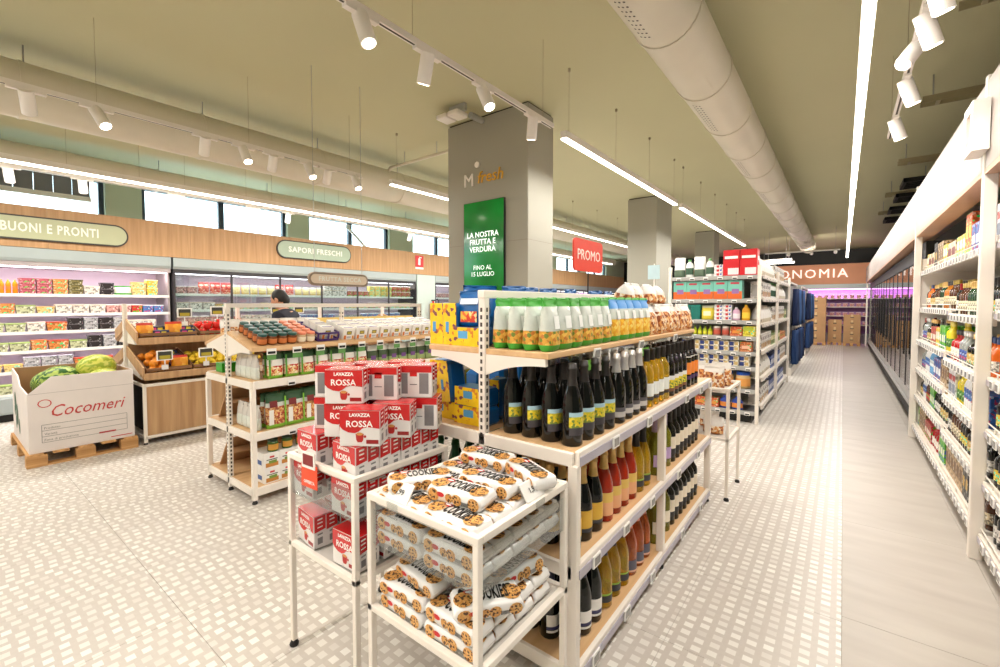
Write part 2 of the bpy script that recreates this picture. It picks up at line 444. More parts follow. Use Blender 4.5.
# linear lamps
def linear_lamp(x, y0, y1, z, label, w=0.06, watts=LINEAR_W, wires=2, color=NEUTRAL, group=None):
    L = y1 - y0
    t = thing('linear_lamp', label, 'lamp', (x, y0, z), group=group)
    mk('housing', B(-w / 2, w / 2, 0, L, 0.012, 0.075), LAMPW, t)
    mk('diffuser', B(-w / 2 + .004, w / 2 - .004, 0.004, L - .004, 0.0, 0.0115), LAMP, t)
    n = max(2, int(L / 1.1) + 1)
    wm = MB().tube((0, 0, 0.075), (0, 0, ZC - z), 0.0018, 5).lathe([(0, ZC - z - .03), (.014, ZC - z - .03), (.014, ZC - z)], 8).mesh('suspension_wire', mat('wire_grey', (168, 156, 130), .5))
    for i in range(n): ob('suspension_wire', wm, t, (0, 0.1 + (L - 0.2) * i / (n - 1), 0))
    area('lamp_light', (0, L / 2, -0.006), w, L, watts * L, color, t)
    return t
linear_lamp(0.07, -2.5, 18.3, 3.0, 'long bright linear lamp over the right aisle', 0.06, watts=LINEAR_W * .7)
linear_lamp(-2.05, 3.60, 7.03, 3.0, 'linear lamp starting beside the column with the green screen')
linear_lamp(-2.05, 7.3, 13.0, 3.0, 'linear lamp passing the second column towards the back')
linear_lamp(-4.55, 3.64, 12.0, 3.0, 'linear lamp between green column and the window duct')
linear_lamp(-7.0, -2.5, 16.0, 3.0, 'long linear lamp in front of the windows', 0.09)
linear_lamp(-4.55, -2.8, -0.4, 3.0, 'linear lamp over the left aisle behind the viewer')
linear_lamp(-2.05, -2.8, 0.2, 3.0, 'linear lamp over the promo stands behind the viewer')
for i, yy in enumerate((16.6, 17.6)):
    t = thing('linear_lamp', ['nearer', 'farther'][i] + ' of two short crosswise lamps before the copper sign', 'lamp', (-1.75, yy, 2.86))
    mk('housing', B(-0.45, 0.45, -0.06, 0.06, 0.012, 0.06), LAMPW, t); mk('diffuser', B(-0.44, 0.44, -0.055, 0.055, 0, 0.0115), LAMP, t)
    for q in (-0.3, 0.3): mk('suspension_wire', MB().tube((q, 0, .06), (q, 0, ZC - 2.86), .004, 5), GREY_STEEL, t)
    area('lamp_light', (0, 0, -0.01), .88, 0.11, 14, NEUTRAL, t)

# tracks with spotlights
def spot(x, y, z, aim, label, group, power=SPOT_W):
    """z is the underside of the track"""
    t = thing('track_spotlight', label, 'spotlight', (x, y, z), group=group)
    d = (Vector(aim) - Vector((x, y, z - 0.13))).normalized()
    c = Vector((0, 0, -0.035)); a = c - d * 0.03; b = c + d * 0.14
    mk('adapter', B(-0.018, 0.018, -0.10, 0.10, -0.018, 0.0), LAMPW, t)
    mk('stem', MB().tube((0, 0, -0.018), c, 0.012, 8), LAMPW, t)
    mk('housing', MB().tube(a, b, 0.042, 16), LAMPW, t)
    u = d.orthogonal().normalized(); v = d.cross(u)
    mk('lens', MB().disc(b + d * 0.002, 0.034, u, v, 16), emit_mat('spot_glow', (255, 240, 220), 14), t)
    ld = bpy.data.lights.new('spot_light', 'SPOT'); ld.energy = power; ld.spot_size = math.radians(75); ld.spot_blend = 0.6; ld.color = WARM; ld.shadow_soft_size = 0.04
    l = ob('spot_light', ld, t, b + d * 0.02); l.rotation_euler = d.to_track_quat('-Z', 'Y').to_euler()
def track(x, y0, y1, z, label):
    t = thing('lighting_track', label, 'track', (x, y0, z))
    L = y1 - y0
    mk('rail', B(-0.018, 0.018, 0, L, 0, 0.035), LAMPW, t)
    mk('slot', B(-0.006, 0.006, 0, L, -0.0012, 0), SLOT, t)
    n = max(2, int(L / 1.2) + 1)
    wm = MB().tube((0, 0, 0.035), (0, 0, ZC - z), 0.0018, 5).mesh('suspension_wire', mat('wire_grey'))
    for i in range(n): ob('suspension_wire', wm, t, (0, 0.15 + (L - 0.3) * i / (n - 1), 0))
track(-2.0, -2.6, 3.32, 3.0, 'white lighting track ending at the green-screen column')
track(-4.55, -0.4, 3.2, 3.0, 'white lighting track in front of the window duct')
track(0.30, -1.0, 5.4, 3.0, 'white lighting track along the right bottle shelves')
track(-7.25, -1.0, 8.4, 3.0, 'white lighting track under the windows')
for i, (y, ax, ay) in enumerate([(1.42, -1.3, 1.6), (1.88, -2.9, 2.2), (2.40, -1.0, 2.3), (3.02, -2.6, 3.6), (0.4, -1.6, 1.2), (-0.6, -1.4, 0.8)]):
    spot(-2.0, y, 3.0, (ax, ay, 0.9), ['spotlight glowing on the middle track, nearest the viewer', 'spotlight turned away on the middle track, second from viewer', 'spotlight glowing at the column end of middle track', 'last spotlight on middle track in front of column', 'spotlight on middle track above the promo stands', 'rearmost spotlight on the middle track'][i], 'spotlights on the middle track')
for i, (y, ax, ay) in enumerate([(0.48, -6.2, 0.9), (0.85, -3.2, 1.5), (1.58, -6.3, 1.9), (1.9, -3.4, 2.1), (2.18, -6.3, 2.6), (2.55, -3.4, 2.7), (2.78, -6.3, 3.3), (3.12, -3.5, 3.2)]):
    spot(-4.55, y, 3.0, (ax, ay, 0.8), '%s spotlight from the left on the track before the window duct' % ['first', 'second', 'third', 'fourth', 'fifth', 'sixth', 'seventh', 'eighth'][i], 'spotlights before the window duct', SPOT_W * .55)
for i, (y, ax, ay) in enumerate([(2.85, 0.8, 3.4), (3.2, 0.9, 3.7), (3.5, -0.8, 2.4), (4.05, 0.9, 4.4), (4.85, 0.9, 5.3), (1.2, -0.9, 1.8)]):
    spot(0.30, y, 3.0, (ax, ay, 1.0), '%s spotlight on the track beside the right bottle shelves' % ['top', 'second', 'third, outward-turned', 'fourth', 'lowest visible', 'rearmost'][i], 'spotlights along the bottle shelves', SPOT_W * .5)
for i, y in enumerate((0.6, 1.2, 2.15, 3.15, 3.7, 6.3, 7.6)):
    spot(-7.25, y, 3.0, (-8.4, y + 0.3, 1.2), '%s spotlight from the left on the track under the windows' % ['first', 'second', 'third', 'fourth', 'fifth', 'sixth', 'seventh'][i], 'spotlights under the windows', SPOT_W * 0.3)
t = thing('lighting_track', 'crosswise lighting track far back below the black ceiling', 'track', (-1.6, 15.6, 3.0))
mk('rail', B(-0.3, 1.5, -0.02, 0.02, 0, 0.04), LAMPW, t)
for q in (-.2, 1.4): mk('suspension_wire', MB().tube((q, 0, .04), (q, 0, ZC - 3.0), .004, 5), GREY_STEEL, t)
for i, q in enumerate((-1.3, -0.75, -0.2)): spot(q, 15.6, 3.0, (q * 1.5, 22, 2.4), ['left', 'middle', 'right'][i] + ' spotlight on the crosswise track far back', 'spotlights far back', 110)

# smaller ceiling items
t = thing('ceiling_pipe', 'thin cream pipe branching from the window duct to the column', 'pipe', (-5.3, 4.25, 3.5))
mk('pipe', MB().tube((0, 0, 0), (1.42, 0, 0), 0.022, 8), DUCT, t); mk('elbow', MB().tube((0, 0, 0), (-0.12, 0, -0.1), 0.026, 8), DUCT, t)
for q in (.3, .95): mk('hanger', MB().tube((q, 0, .02), (q, 0, ZC - 3.5), .006, 5), GREY_STEEL, t)
t = thing('emergency_lamp', 'white twin-head emergency lamp at the top of the green-screen column', 'emergency lamp', (-3.55, 3.62, 3.54))
for q in (0, .17): mk('lamp_head', MB().bbox(q - .075, q + .075, -.09, .09, 0, .05, .01), LAMPW, t)
mk('mount', MB().tube((0.27, .1, .03), (0.27, .3, .03), .035, 10).box(.05, .28, -.01, .03, .05, .13), GREY_STEEL, t)
t = thing('ceiling_pipe', 'pale pipe running above the white right fascia', 'pipe', (1.05, 2.0, 3.45))
mk('pipe', MB().tube((0, 0, 0), (0, 16, 0), 0.035, 8), DUCT, t)
for i, y in enumerate((4.1, 5.9, 8.2, 10.5, 12.5)):
    t = thing('cable_tray', '%s crosswise cable tray from the front over the right shelves' % ['first', 'second', 'third', 'fourth', 'fifth'][i], 'cable tray', (0.55, y, 3.4), group='cable trays over the right shelves')
    mk('rail', MB().box(0, 1.8, -.07, -.06, 0, .06).box(0, 1.8, .06, .07, 0, .06), mat('tray_grey', (160, 150, 120), .5), t)
    for q in range(6): mk('rung', B(.1 + q * .3, .13 + q * .3, -.06, .06, 0, .012), mat('tray_grey'), t)
    mk('hanger', MB().tube((.08, 0, .06), (.08, 0, ZC - 3.4), .006, 5), GREY_STEEL, t)
for i, y in enumerate((9.4, 10.6, 11.9, 13.2)):
    t = thing('ceiling_grille', '%s black square ceiling grille from the front, right side' % ['first', 'second', 'third', 'fourth'][i], 'grille', (0.98, y, 3.34), group='black ceiling grilles')
    g = MB(); g.box(-.3, .3, -.3, -.26, 0, .06); g.box(-.3, .3, .26, .3, 0, .06); g.box(-.3, -.26, -.3, .3, 0, .06); g.box(.26, .3, -.3, .3, 0, .06)
    mk('frame', g, BLACKP, t)
    for q in range(4): mk('bar', B(-.26, .26, -.2 + q * .13, -.18 + q * .13, .01, .05), BLACKP, t)
    mk('hanger', MB().tube((0, .28, .06), (0, .28, ZC - 3.3), .006, 5), GREY_STEEL, t)

# ================================================================== PRODUCTS
class Kind:
    def __init__(s, name, cat, desc, parts, w, d, h): s.name, s.cat, s.desc, s.parts, s.w, s.d, s.h = name, cat, desc, parts, w, d, h
def put(K, loc, rz=0.0, where='', rx=0.0, ry=0.0, label=None, group=None):
    lab = label or (K.desc + ' ' + where).strip(); grp = group or (K.desc + ' ' + where).strip()
    if len(K.parts) == 1 and not K.parts[0][2]:
        return tag(ob(K.name, K.parts[0][1], None, loc, (rx, ry, rz)), lab, K.cat, grp)
    t = thing(K.name, lab, K.cat, loc, (rx, ry, rz), grp)
    for pn, me, subs in K.parts:
        p = ob(pn, me, t)
        for sn, sme, off in subs: ob(sn, sme, p, off)
    return t
RUNS = {}
def line(K, n, a, b, where, facing, rows=1, gap=0.006, jit=0.0012, stack=1, rx=0.0, rotj=0.018):
    """n facings of K in a row starting at point a towards +axis. facing: '+X','-X','-Y'. Returns the end coordinate."""
    x, y, z = a
    ORD = ['first', 'second', 'third', 'fourth', 'fifth', 'sixth', 'seventh', 'eighth', 'ninth', 'tenth', 'eleventh', 'twelfth']
    RUNS[(K.desc, where)] = RUNS.get((K.desc, where), 0) + 1
    again = RUNS[(K.desc, where)] > 1
    rz = {'+X': R90, '-X': -R90, '-Y': 0.0}[facing]
    for i in range(n):
        u = K.w / 2 + i * (K.w + gap)
        for r in range(rows):
            q = K.d / 2 + r * (K.d + 0.006)
            for s in range(stack):
                j = (rnd.uniform(-jit, jit), rnd.uniform(-jit, jit)); rr = rz + rnd.uniform(-rotj, rotj)
                zz = z + s * (K.h + .001)
                if facing == '+X': p = (x - q + j[0], y + u + j[1], zz)
                elif facing == '-X': p = (x + q + j[0], y + u + j[1], zz)
                else: p = (x + u + j[0], y + q + j[1], zz)
                if rx:
                    p = (p[0], p[1], z + q * math.tan(rx))
                lab = '%s, %s' % (K.desc, where)
                if again: lab += ', farther run'
                if 1 < n <= 12: lab += ', %s %s' % (ORD[i], 'from left' if facing == '-Y' else 'along')
                if rows > 1: lab += [', front row', ', second row', ', third row', ', back row'][r]
                if stack > 1: lab += [', bottom', ', second up', ', third up', ', fourth up'][s]
                put(K, p, rr, '', rx, label=lab, group='%s, %s' % (K.desc, where))
    return (y if facing != '-Y' else x) + n * (K.w + gap)

FR = (-R90 - 1.35, -R90 + 1.35)
def bottle(name, cat, desc, shape, glass, foil, bands, s=1.0, n=14, light=False):
    shapes = {
        'champ': ([(.0, 0), (.040, 0), (.0435, .006), (.0435, .15), (.041, .175), (.030, .215), (.0195, .245), (.0155, .275), (.0155, .318)],
                  [(.0225, .237), (.0185, .262), (.0172, .295), (.0195, .299), (.0195, .306), (.0172, .308), (.0165, .323), (.010, .326), (0, .326)], .0435),
        'wine': ([(0, 0), (.036, 0), (.0385, .005), (.0385, .19), (.034, .21), (.018, .235), (.0145, .252), (.0145, .31)],
                 [(.0165, .247), (.0155, .26), (.0155, .303), (.0165, .304), (.0165, .313), (0, .313)], .0385),
        'spirit': ([(0, 0), (.040, 0), (.043, .006), (.043, .165), (.038, .185), (.017, .21), (.015, .22), (.015, .27)],
                   [(.0175, .235), (.0175, .278), (0, .278)], .043),
        'beer': ([(0, 0), (.029, 0), (.0305, .005), (.0305, .13), (.026, .155), (.014, .185), (.0125, .20), (.0125, .228)],
                 [(.0145, .222), (.0145, .231), (0, .231)], .0305),
        'water': ([(0, 0), (.037, 0), (.041, .008), (.041, .10), (.038, .12), (.041, .14), (.041, .22), (.030, .26), (.013, .285), (.013, .30)],
                  [(.016, .292), (.016, .312), (0, .312)], .041),
        'squat': ([(0, 0), (.046, 0), (.05, .008), (.05, .12), (.046, .14), (.02, .165), (.017, .175), (.017, .21)],
                  [(.021, .195), (.021, .232), (0, .232)], .05)}
    body, cap, r = shapes[shape]
    sc = lambda pr: [(a * s, b * s) for a, b in pr]
    parts = [('bottle_body', MB().lathe(sc(body), n).mesh('bottle_body', glass), [])]
    parts.append(('foil' if shape in ('champ', 'wine') else 'cap', MB().lathe(sc(cap), n).mesh('cap', foil), []))
    if bands:
        mb = MB(); ms = []
        for z0, z1, m in bands:
            if m not in ms: ms.append(m)
            mb.lathe([(r * s + .0009, z0 * s), (r * s + .0009, z1 * s)], 10, ms.index(m), a0=FR[0], a1=FR[1])
        parts.append(('paper_label', mb.mesh('paper_label', ms), []))
    return Kind(name, cat, desc, parts, r * 2 * s + .004, r * 2 * s + .004, cap[-1][1] * s)

def gl(name, rgb, rough=0.06, tr=0.0): return mat(name, rgb, rough, var=0.05, trans=tr)
G_BLACK = gl('glass_black', (7, 8, 7), .05); G_GREEN = gl('glass_dark_green', (10, 14, 8), .05); G_YEL = gl('glass_golden', (240, 200, 40), .04, .7)
G_OLIVE = gl('glass_olive', (166, 164, 40), .04, .6); G_RED = gl('glass_rose_red', (226, 70, 40), .04, .6); G_ORG = gl('glass_rose_orange', (240, 130, 60), .04, .7)
G_BROWN = gl('glass_brown', (82, 44, 20)); G_CLEAR = gl('glass_clear', (216, 222, 218), .05, .6)
F_BLACK = mat('foil_black', (34, 29, 27), .45); F_SILVER = mat('foil_silver', (206, 202, 200), .3, .5); F_GOLD = mat('foil_gold', (230, 190, 116), .35, .3, scale=60, var=.25)
F_NAVY = mat('foil_navy', (34, 38, 72), .4); F_WHITE = mat('foil_white', (232, 228, 222), .4)
YLAB = spots_mat('label_yellow_print', [(226, 200, 40), (236, 214, 70), (200, 190, 50), (120, 140, 60)], 120)
B1 = bottle('wine_bottle', 'bottle', 'black sparkling bottle with yellow-blue label', 'champ', G_BLACK, F_BLACK, [(.045, .075, P(70, 66, 72)), (.075, .118, YLAB), (.118, .135, P(170, 206, 222))])
B2 = bottle('wine_bottle', 'bottle', 'black sparkling bottle with silver neck foil', 'champ', G_BLACK, F_SILVER, [(.03, .055, P(196, 192, 190)), (.055, .075, P(90, 86, 92))])
B3 = bottle('wine_bottle', 'bottle', 'golden yellow wine bottle with white label', 'wine', G_YEL, F_BLACK, [(.06, .13, P(232, 236, 232)), (.04, .055, P(60, 56, 60))])
B4 = bottle('wine_bottle', 'bottle', 'black wine bottle with yellow-white label', 'wine', G_BLACK, F_BLACK, [(.03, .05, P(120, 80, 60)), (.05, .10, YLAB), (.10, .125, P(226, 226, 226))])
B5 = bottle('wine_bottle', 'bottle', 'dark wine bottle with orange-purple label', 'wine', G_BLACK, F_BLACK, [(.05, .075, P(70, 40, 90)), (.085, .165, P(238, 138, 56)), (.2, .206, F_WHITE)])
B6 = bottle('wine_bottle', 'bottle', 'gold-foiled dark bottle with yellow label', 'champ', G_BLACK, F_GOLD, [(.04, .055, P(60, 60, 66)), (.055, .13, P(222, 178, 66))])
B7 = bottle('wine_bottle', 'bottle', 'red rosé bottle with gold foil', 'champ', G_RED, F_GOLD, [(.03, .09, P(236, 176, 130)), (.09, .135, P(228, 192, 100))])
B8 = bottle('wine_bottle', 'bottle', 'olive wine bottle with lilac label', 'wine', G_OLIVE, mat('foil_lilac', (150, 130, 160), .4), [(.05, .12, P(196, 168, 214))])
B9 = bottle('wine_bottle', 'bottle', 'dark red wine bottle with cream label', 'wine', G_BLACK, F_BLACK, [(.05, .085, P(44, 40, 40)), (.085, .16, P(236, 224, 204))])
B10 = bottle('wine_bottle', 'bottle', 'dark bottle with white-navy label', 'champ', G_GREEN, F_NAVY, [(.03, .04, P(240, 240, 240)), (.042, .056, P(50, 52, 96)), (.056, .105, P(240, 238, 234))])
B11 = bottle('wine_bottle', 'bottle', 'bright yellow sparkling bottle with dark foil', 'champ', G_YEL, F_BLACK, [(.03, .06, P(50, 52, 60)), (.062, .07, P(150, 190, 70))])
B12 = bottle('wine_bottle', 'bottle', 'orange rosé sparkling bottle with pink foil', 'champ', G_ORG, mat('foil_pink', (226, 150, 130), .4), [(.03, .08, P(92, 92, 110)), (.02, .03, P(236, 190, 170))])
B13 = bottle('wine_bottle', 'bottle', 'olive green wine bottle with cream label', 'wine', G_OLIVE, F_GOLD, [(.06, .13, P(238, 230, 212))])
B14 = bottle('wine_bottle', 'bottle', 'dark green bottle with green foil', 'champ', gl('glass_bottle_green', (18, 62, 30)), mat('foil_green', (20, 84, 48), .35), [(.05, .12, P(40, 110, 60))])

def box_pack(name, cat, desc, w, d, h, base, decals=(), letters=(), bev=.002):
    """decals: (face, u0, v0, u1, v1, mat) in 0..1 of that face; letters: (face, u, v, mesh)"""
    mb = MB().bbox(-w / 2, w / 2, -d / 2, d / 2, 0, h, bev); ms = [base]; e = .0006
    def pt(f, u, v, o):
        if f == 'f': return ((u - .5) * w, -d / 2 - o, v * h)
        if f == 'b': return ((.5 - u) * w, d / 2 + o, v * h)
        if f == 'r': return (w / 2 + o, (u - .5) * d, v * h)
        if f == 'l': return (-w / 2 - o, (.5 - u) * d, v * h)
        return ((u - .5) * w, (v - .5) * d, h + o)
    for i, (f, u0, v0, u1, v1, m) in enumerate(decals):
        if m not in ms: ms.append(m)
        o = e + i * .00012
        mb.quad(pt(f, u0, v0, o), pt(f, u1, v0, o), pt(f, u1, v1, o), pt(f, u0, v1, o), ms.index(m))
    subs = [('lettering', me, pt(f, u, v, .0022)) for f, u, v, me in letters]
    return Kind(name, cat, desc, [(name if not subs else 'carton', mb.mesh(name, ms), subs)], w, d, h)

def bag(name, cat, desc, w, d, h, zones, n=14, decals=(), seed=1, open_top=False):
    """pillow bag standing upright; zones = [(fraction, mat), ...] from the bottom"""
    rr = random.Random(seed)
    ts = [0, .03, .12, .25, .38, .5, .62, .74, .84, .91, .95, 1.0]
    th = [.62, .85, 1, 1, .98, .92, .80, .6, .36, .14, .07, .06]; wd = [.92, .98, 1, 1, .99, 1, 1, 1.0, 1.0, 1.0, 1.0, 1.02]
    ms = []; mb = MB(); V = []
    for t, a, b in zip(ts, th, wd):
        for i in range(n):
            q = 2 * PI * i / n; c, s = math.cos(q), math.sin(q)
            x = math.copysign(abs(c) ** .7, c) * w / 2 * b; y = math.copysign(abs(s) ** .8, s) * d / 2 * a
            k = 1 + rr.uniform(-.05, .05) * (1 if .03 < t < .9 else .3)
            V.append((x * k, y * k + (rr.uniform(-.007, .007) if t > .85 else rr.uniform(-.002, .002)), t * h * (1 + (rr.uniform(-.02, .02) if t == 1 else 0))))
    mb.v = V
    for j in range(len(ts) - 1):
        tm_ = (ts[j] + ts[j + 1]) / 2
        m = next((m for fr, m in zones if tm_ <= fr), zones[-1][1])
        if m not in ms: ms.append(m)
        for i in range(n):
            mb.f.append((j * n + i, j * n + (i + 1) % n, (j + 1) * n + (i + 1) % n, (j + 1) * n + i)); mb.m.append(ms.index(m)); mb.sm.append(True)
    mb.f.append(tuple(range(n - 1, -1, -1))); mb.m.append(0); mb.sm.append(False)
    mb.f.append(tuple(range((len(ts) - 1) * n, len(ts) * n))); mb.m.append(ms.index(zones[-1][1])); mb.sm.append(False)
    for u0, v0, u1, v1, m in decals:
        if m not in ms: ms.append(m)
        y = -d / 2 - .002
        mb.quad(((u0 - .5) * w, y, v0 * h), ((u1 - .5) * w, y, v0 * h), ((u1 - .5) * w, y * (.8 if v1 > .65 else 1), v1 * h), ((u0 - .5) * w, y * (.8 if v1 > .65 else 1), v1 * h), ms.index(m))
    return Kind(name, cat, desc, [(name, mb.mesh(name, ms), [])], w, d, h)

def jar(name, cat, desc, r, h, body, lid, label=None, n=12):
    parts = [('jar_body', MB().lathe([(0, 0), (r * .9, 0), (r, .006), (r, h * .72), (r * .84, h * .82)], n).mesh('jar_body', body), []),
             ('lid', MB().lathe([(r * .9, h * .80), (r * .92, h * .82), (r * .92, h * .98), (r * .86, h), (0, h)], n).mesh('lid', lid), [])]
    if label: parts.append(('paper_label', MB().lathe([(r + .0008, h * .15), (r + .0008, h * .6)], 10, a0=FR[0], a1=FR[1]).mesh('paper_label', label), []))
    return Kind(name, cat, desc, parts, r * 2 + .003, r * 2 + .003, h)

def tub(name, cat, desc, w, d, h, body, lid):
    mb = MB(); k = .86
    V = [(sx * w / 2 * q, sy * d / 2 * q, z) for q, z in ((k, 0), (1, h * .9)) for sx, sy in ((-1, -1), (1, -1), (1, 1), (-1, 1))]
    mb.add(V, [(3, 2, 1, 0), (4, 5, 6, 7), (0, 1, 5, 4), (1, 2, 6, 5), (2, 3, 7, 6), (3, 0, 4, 7)], 0)
    mb.bbox(-w / 2 - .002, w / 2 + .002, -d / 2 - .002, d / 2 + .002, h * .88, h, .003, 1)
    return Kind(name, cat, desc, [(name, mb.mesh(name, [body, lid]), [])], w, d, h)

def flask(name, cat, desc, w, d, h, body, cap, label):
    """oval plastic bottle: detergent, oil, shampoo"""
    mb = MB()
    pr = [(0, 0), (.94, 0), (1, .03), (1, .62), (.82, .76), (.36, .86), (.32, .9)]
    mb.lathe([(r, z * h) for r, z in pr], 12, 0, sx=w / 2, sy=d / 2)
    mb.lathe([(.4, h * .88), (.4, h * .99), (0, h)], 10, 1, sx=w / 2, sy=w / 2)
    mb.lathe([(1.01, h * .15), (1.01, h * .52)], 10, 2, sx=w / 2, sy=d / 2 + .0006, a0=FR[0], a1=FR[1])
    return Kind(name, cat, desc, [(name, mb.mesh(name, [body, cap, label]), [])], w, d, h)

TAGM = MB().bbox(-.034, .034, -.004, .004, 0, .05, .002, 0).quad((-.026, -.0046, .008), (.026, -.0046, .008), (.026, -.0046, .043), (-.026, -.0046, .043), 1).mesh('price_tag', [TAGW, TAGS])
TAGSM = MB().box(-.03, .03, -.002, .002, 0, .04, 0).quad((-.024, -.0026, .006), (.024, -.0026, .006), (.024, -.0026, .022), (-.024, -.0026, .022), 1).mesh('price_tag', [TAGW, INK])

def shelf(parent, x0, x1, y0, y1, z, front, m=SHELFWOOD, eh=.055, tags=(), tagm=TAGM, strip=True, name='shelf', edge=WHITE_STEEL, th=.02, tagtilt=0.0):
    """board whose top is at z; front: '+X','-X','-Y' gets the edge rail, price strip and tags (sub-parts of the shelf)"""
    s = mk(name, B(x0, x1, y0, y1, z - th, z), m, parent)
    if front == '+X':
        mk('front_rail', MB().bbox(x1, x1 + .022, y0, y1, z - eh, z + .004, .003), edge, s)
        if strip: mk('price_strip', B(x1 + .022, x1 + .026, y0, y1, z - eh + .004, z - .016), STRIP, s)
        for y in tags: ob('price_tag', tagm, s, (x1 + .031, y, z - eh - .002), (-tagtilt, 0, R90))
    elif front == '-X':
        mk('front_rail', MB().bbox(x0 - .022, x0, y0, y1, z - eh, z + .004, .003), edge, s)
        if strip: mk('price_strip', B(x0 - .026, x0 - .022, y0, y1, z - eh + .004, z - .016), STRIP, s)
        for y in tags: ob('price_tag', tagm, s, (x0 - .031, y, z - eh - .002), (-tagtilt, 0, -R90))
    else:
        mk('front_rail', MB().bbox(x0, x1, y0 - .022, y0, z - eh, z + .004, .003), edge, s)
        if strip: mk('price_strip', B(x0, x1, y0 - .026, y0 - .022, z - eh + .004, z - .016), STRIP, s)
        for x in tags: ob('price_tag', tagm, s, (x, y0 - .031, z - eh - .002), (-tagtilt, 0, 0))
    return s
def upright(parent, x, y, z0, z1, w=.035, d=.035, slots='y', name='upright'):
    u = mk(name, MB().bbox(x - w / 2, x + w / 2, y - d / 2, y + d / 2, z0, z1, .003), WHITE_STEEL, parent)
    if slots:
        mb = MB(); z = z0 + .06
        while z < z1 - .05:
            mb.quad((x + w / 2 + .0006, y - .006, z), (x + w / 2 + .0006, y + .006, z), (x + w / 2 + .0006, y + .006, z + .018), (x + w / 2 + .0006, y - .006, z + .018))
            mb.quad((x - .006, y - d / 2 - .0006, z), (x + .006, y - d / 2 - .0006, z), (x + .006, y - d / 2 - .0006, z + .018), (x - .006, y - d / 2 - .0006, z + .018))
            z += .032
        mk('slots', mb, SLOT, u)
    return u
def foot(parent, x, y): mk('foot', MB().lathe([(0, 0), (.018, 0), (.02, .008), (.014, .02), (.01, .03)], 10, c=(x, y, 0)), RUBBER, parent)
def arc_bracket(parent, xa, xb, y, ztop, h0, h1, t=.02):
    """white bracket with a curved underside, from the spine xa out to xb"""
    pts = [(xa, ztop), (xb, ztop), (xb, ztop - h1)]
    for i in range(1, 7):
        k = i / 7; pts.append((xb + (xa - xb) * k, ztop - h1 - (h0 - h1) * (k ** 2.2)))
    pts.append((xa, ztop - h0))
    if xb > xa: pts = pts[::-1]
    mk('bracket', MB().prism(pts, 'Y', y - t / 2, y + t / 2), WHITE_STEEL, parent)

# ================================================================== WINE GONDOLA
WG = thing('wine_gondola', 'white steel double-sided gondola with oak shelves of wine bottles', 'shelf', (0, 0, 0))
XS, XFr, XLf = -1.235, -0.79, -1.68
Y0, Y1, Y2 = 1.485, 2.515, 3.60
for y in (Y0, Y1, Y2):
    upright(WG, XS, y, .03, 1.53)
    upright(WG, XFr, y, .03, .89, .04, .035, None, 'front_post'); upright(WG, XLf, y, .03, .89, .04, .035, None, 'front_post')
    for x in (XS, XFr, XLf): foot(WG, x, y)
mk('top_rail', MB().bbox(XS - .02, XS + .02, Y0 - .02, Y2 + .02, 1.525, 1.56, .003), WHITE_STEEL, WG)
for z in (.10, .505, .94):
    for a, b in ((XFr - .42, XFr), (XLf, XLf + .42)):
        f = '+X' if a > XS else '-X'
        n = {.10: (1.62, 1.95, 2.3, 2.85, 3.3), .505: (1.62, 1.93, 2.28, 2.75, 3.2), .94: (1.80, 2.22, 2.9, 3.25, 3.5)}[z]
        shelf(WG, a, b, Y0, Y2, z, f, tags=n if f == '+X' else (1.8, 2.4, 3.0))
    for y in (Y0, Y2): mk('end_rail', MB().bbox(XLf, XFr, y - .0175, y + .0175, z - .055, z - .002, .003), WHITE_STEEL, WG)
for sgn in (1, -1):
    a, b = (XS + .018, -.90) if sgn > 0 else (-1.57, XS - .018)
    s = mk('upper_shelf', MB().bbox(a, b, Y0 - .01, Y2 + .02, 1.283, 1.308, .003), SHELFWOOD, WG)
    if sgn > 0:
        mk('price_strip', B(b, b + .006, Y0, Y2, 1.262, 1.284), PLEXI, s)
        for y in (1.86, 2.42, 3.05): ob('price_tag', TAGM, s, (b + .016, y, 1.25), (0.15, 0, R90))
        for y in (1.80, 2.50): mk('promo_card', B(b + .009, b + .011, y - .05, y + .07, 1.205, 1.25), P(108, 176, 60), s)
    for y in (Y0, Y1, Y2): arc_bracket(WG, XS + .018 * sgn, XS + sgn * .32, y, 1.283, .09, .03)

w1 = 'upper wine shelf'
w2 = 'middle wine shelf'
w3 = 'lowest wine shelf'
xf = -.80
y = line(B1, 4, (xf, 1.52, .941), None, w1, '+X', 4, .012)
y = line(B2, 4, (xf, y + .02, .941), None, w1, '+X', 3, .008)
y = line(B3, 4, (xf, y + .01, .941), None, w1, '+X', 2, .008)
y = line(B4, 4, (xf, y + .02, .941), None, w1, '+X', 2, .008)
y = line(B5, 3, (xf, y + .02, .941), None, w1, '+X', 2, .008)
xf = -.815
y = line(B6, 3, (xf, 1.54, .506), None, w2, '+X', 4, .01)
y = line(B7, 4, (xf, y + .01, .506), None, w2, '+X', 3, .008)
y = line(B11, 2, (xf, y + .01, .506), None, w2, '+X', 2, .008)
y = line(B8, 3, (xf, 2.55, .506), None, w2, '+X', 2, .01)
y = line(B9, 7, (xf, y + .01, .506), None, w2, '+X', 2, .01)
y = line(B10, 3, (xf, 1.54, .101), None, w3, '+X', 4, .01)
y = line(B11, 3, (xf, y + .01, .101), None, w3, '+X', 2, .01)
y = line(B12, 3, (xf, y + .01, .101), None, w3, '+X', 2, .01)
y = line(B13, 3, (xf, 2.55, .101), None, w3, '+X', 2, .01)
y = line(B9, 7, (xf, y + .01, .101), None, w3, '+X', 2, .01)
line(B14, 10, (-1.65, 1.54, .506), None, 'rear middle wine shelf', '-X', 2, .02)

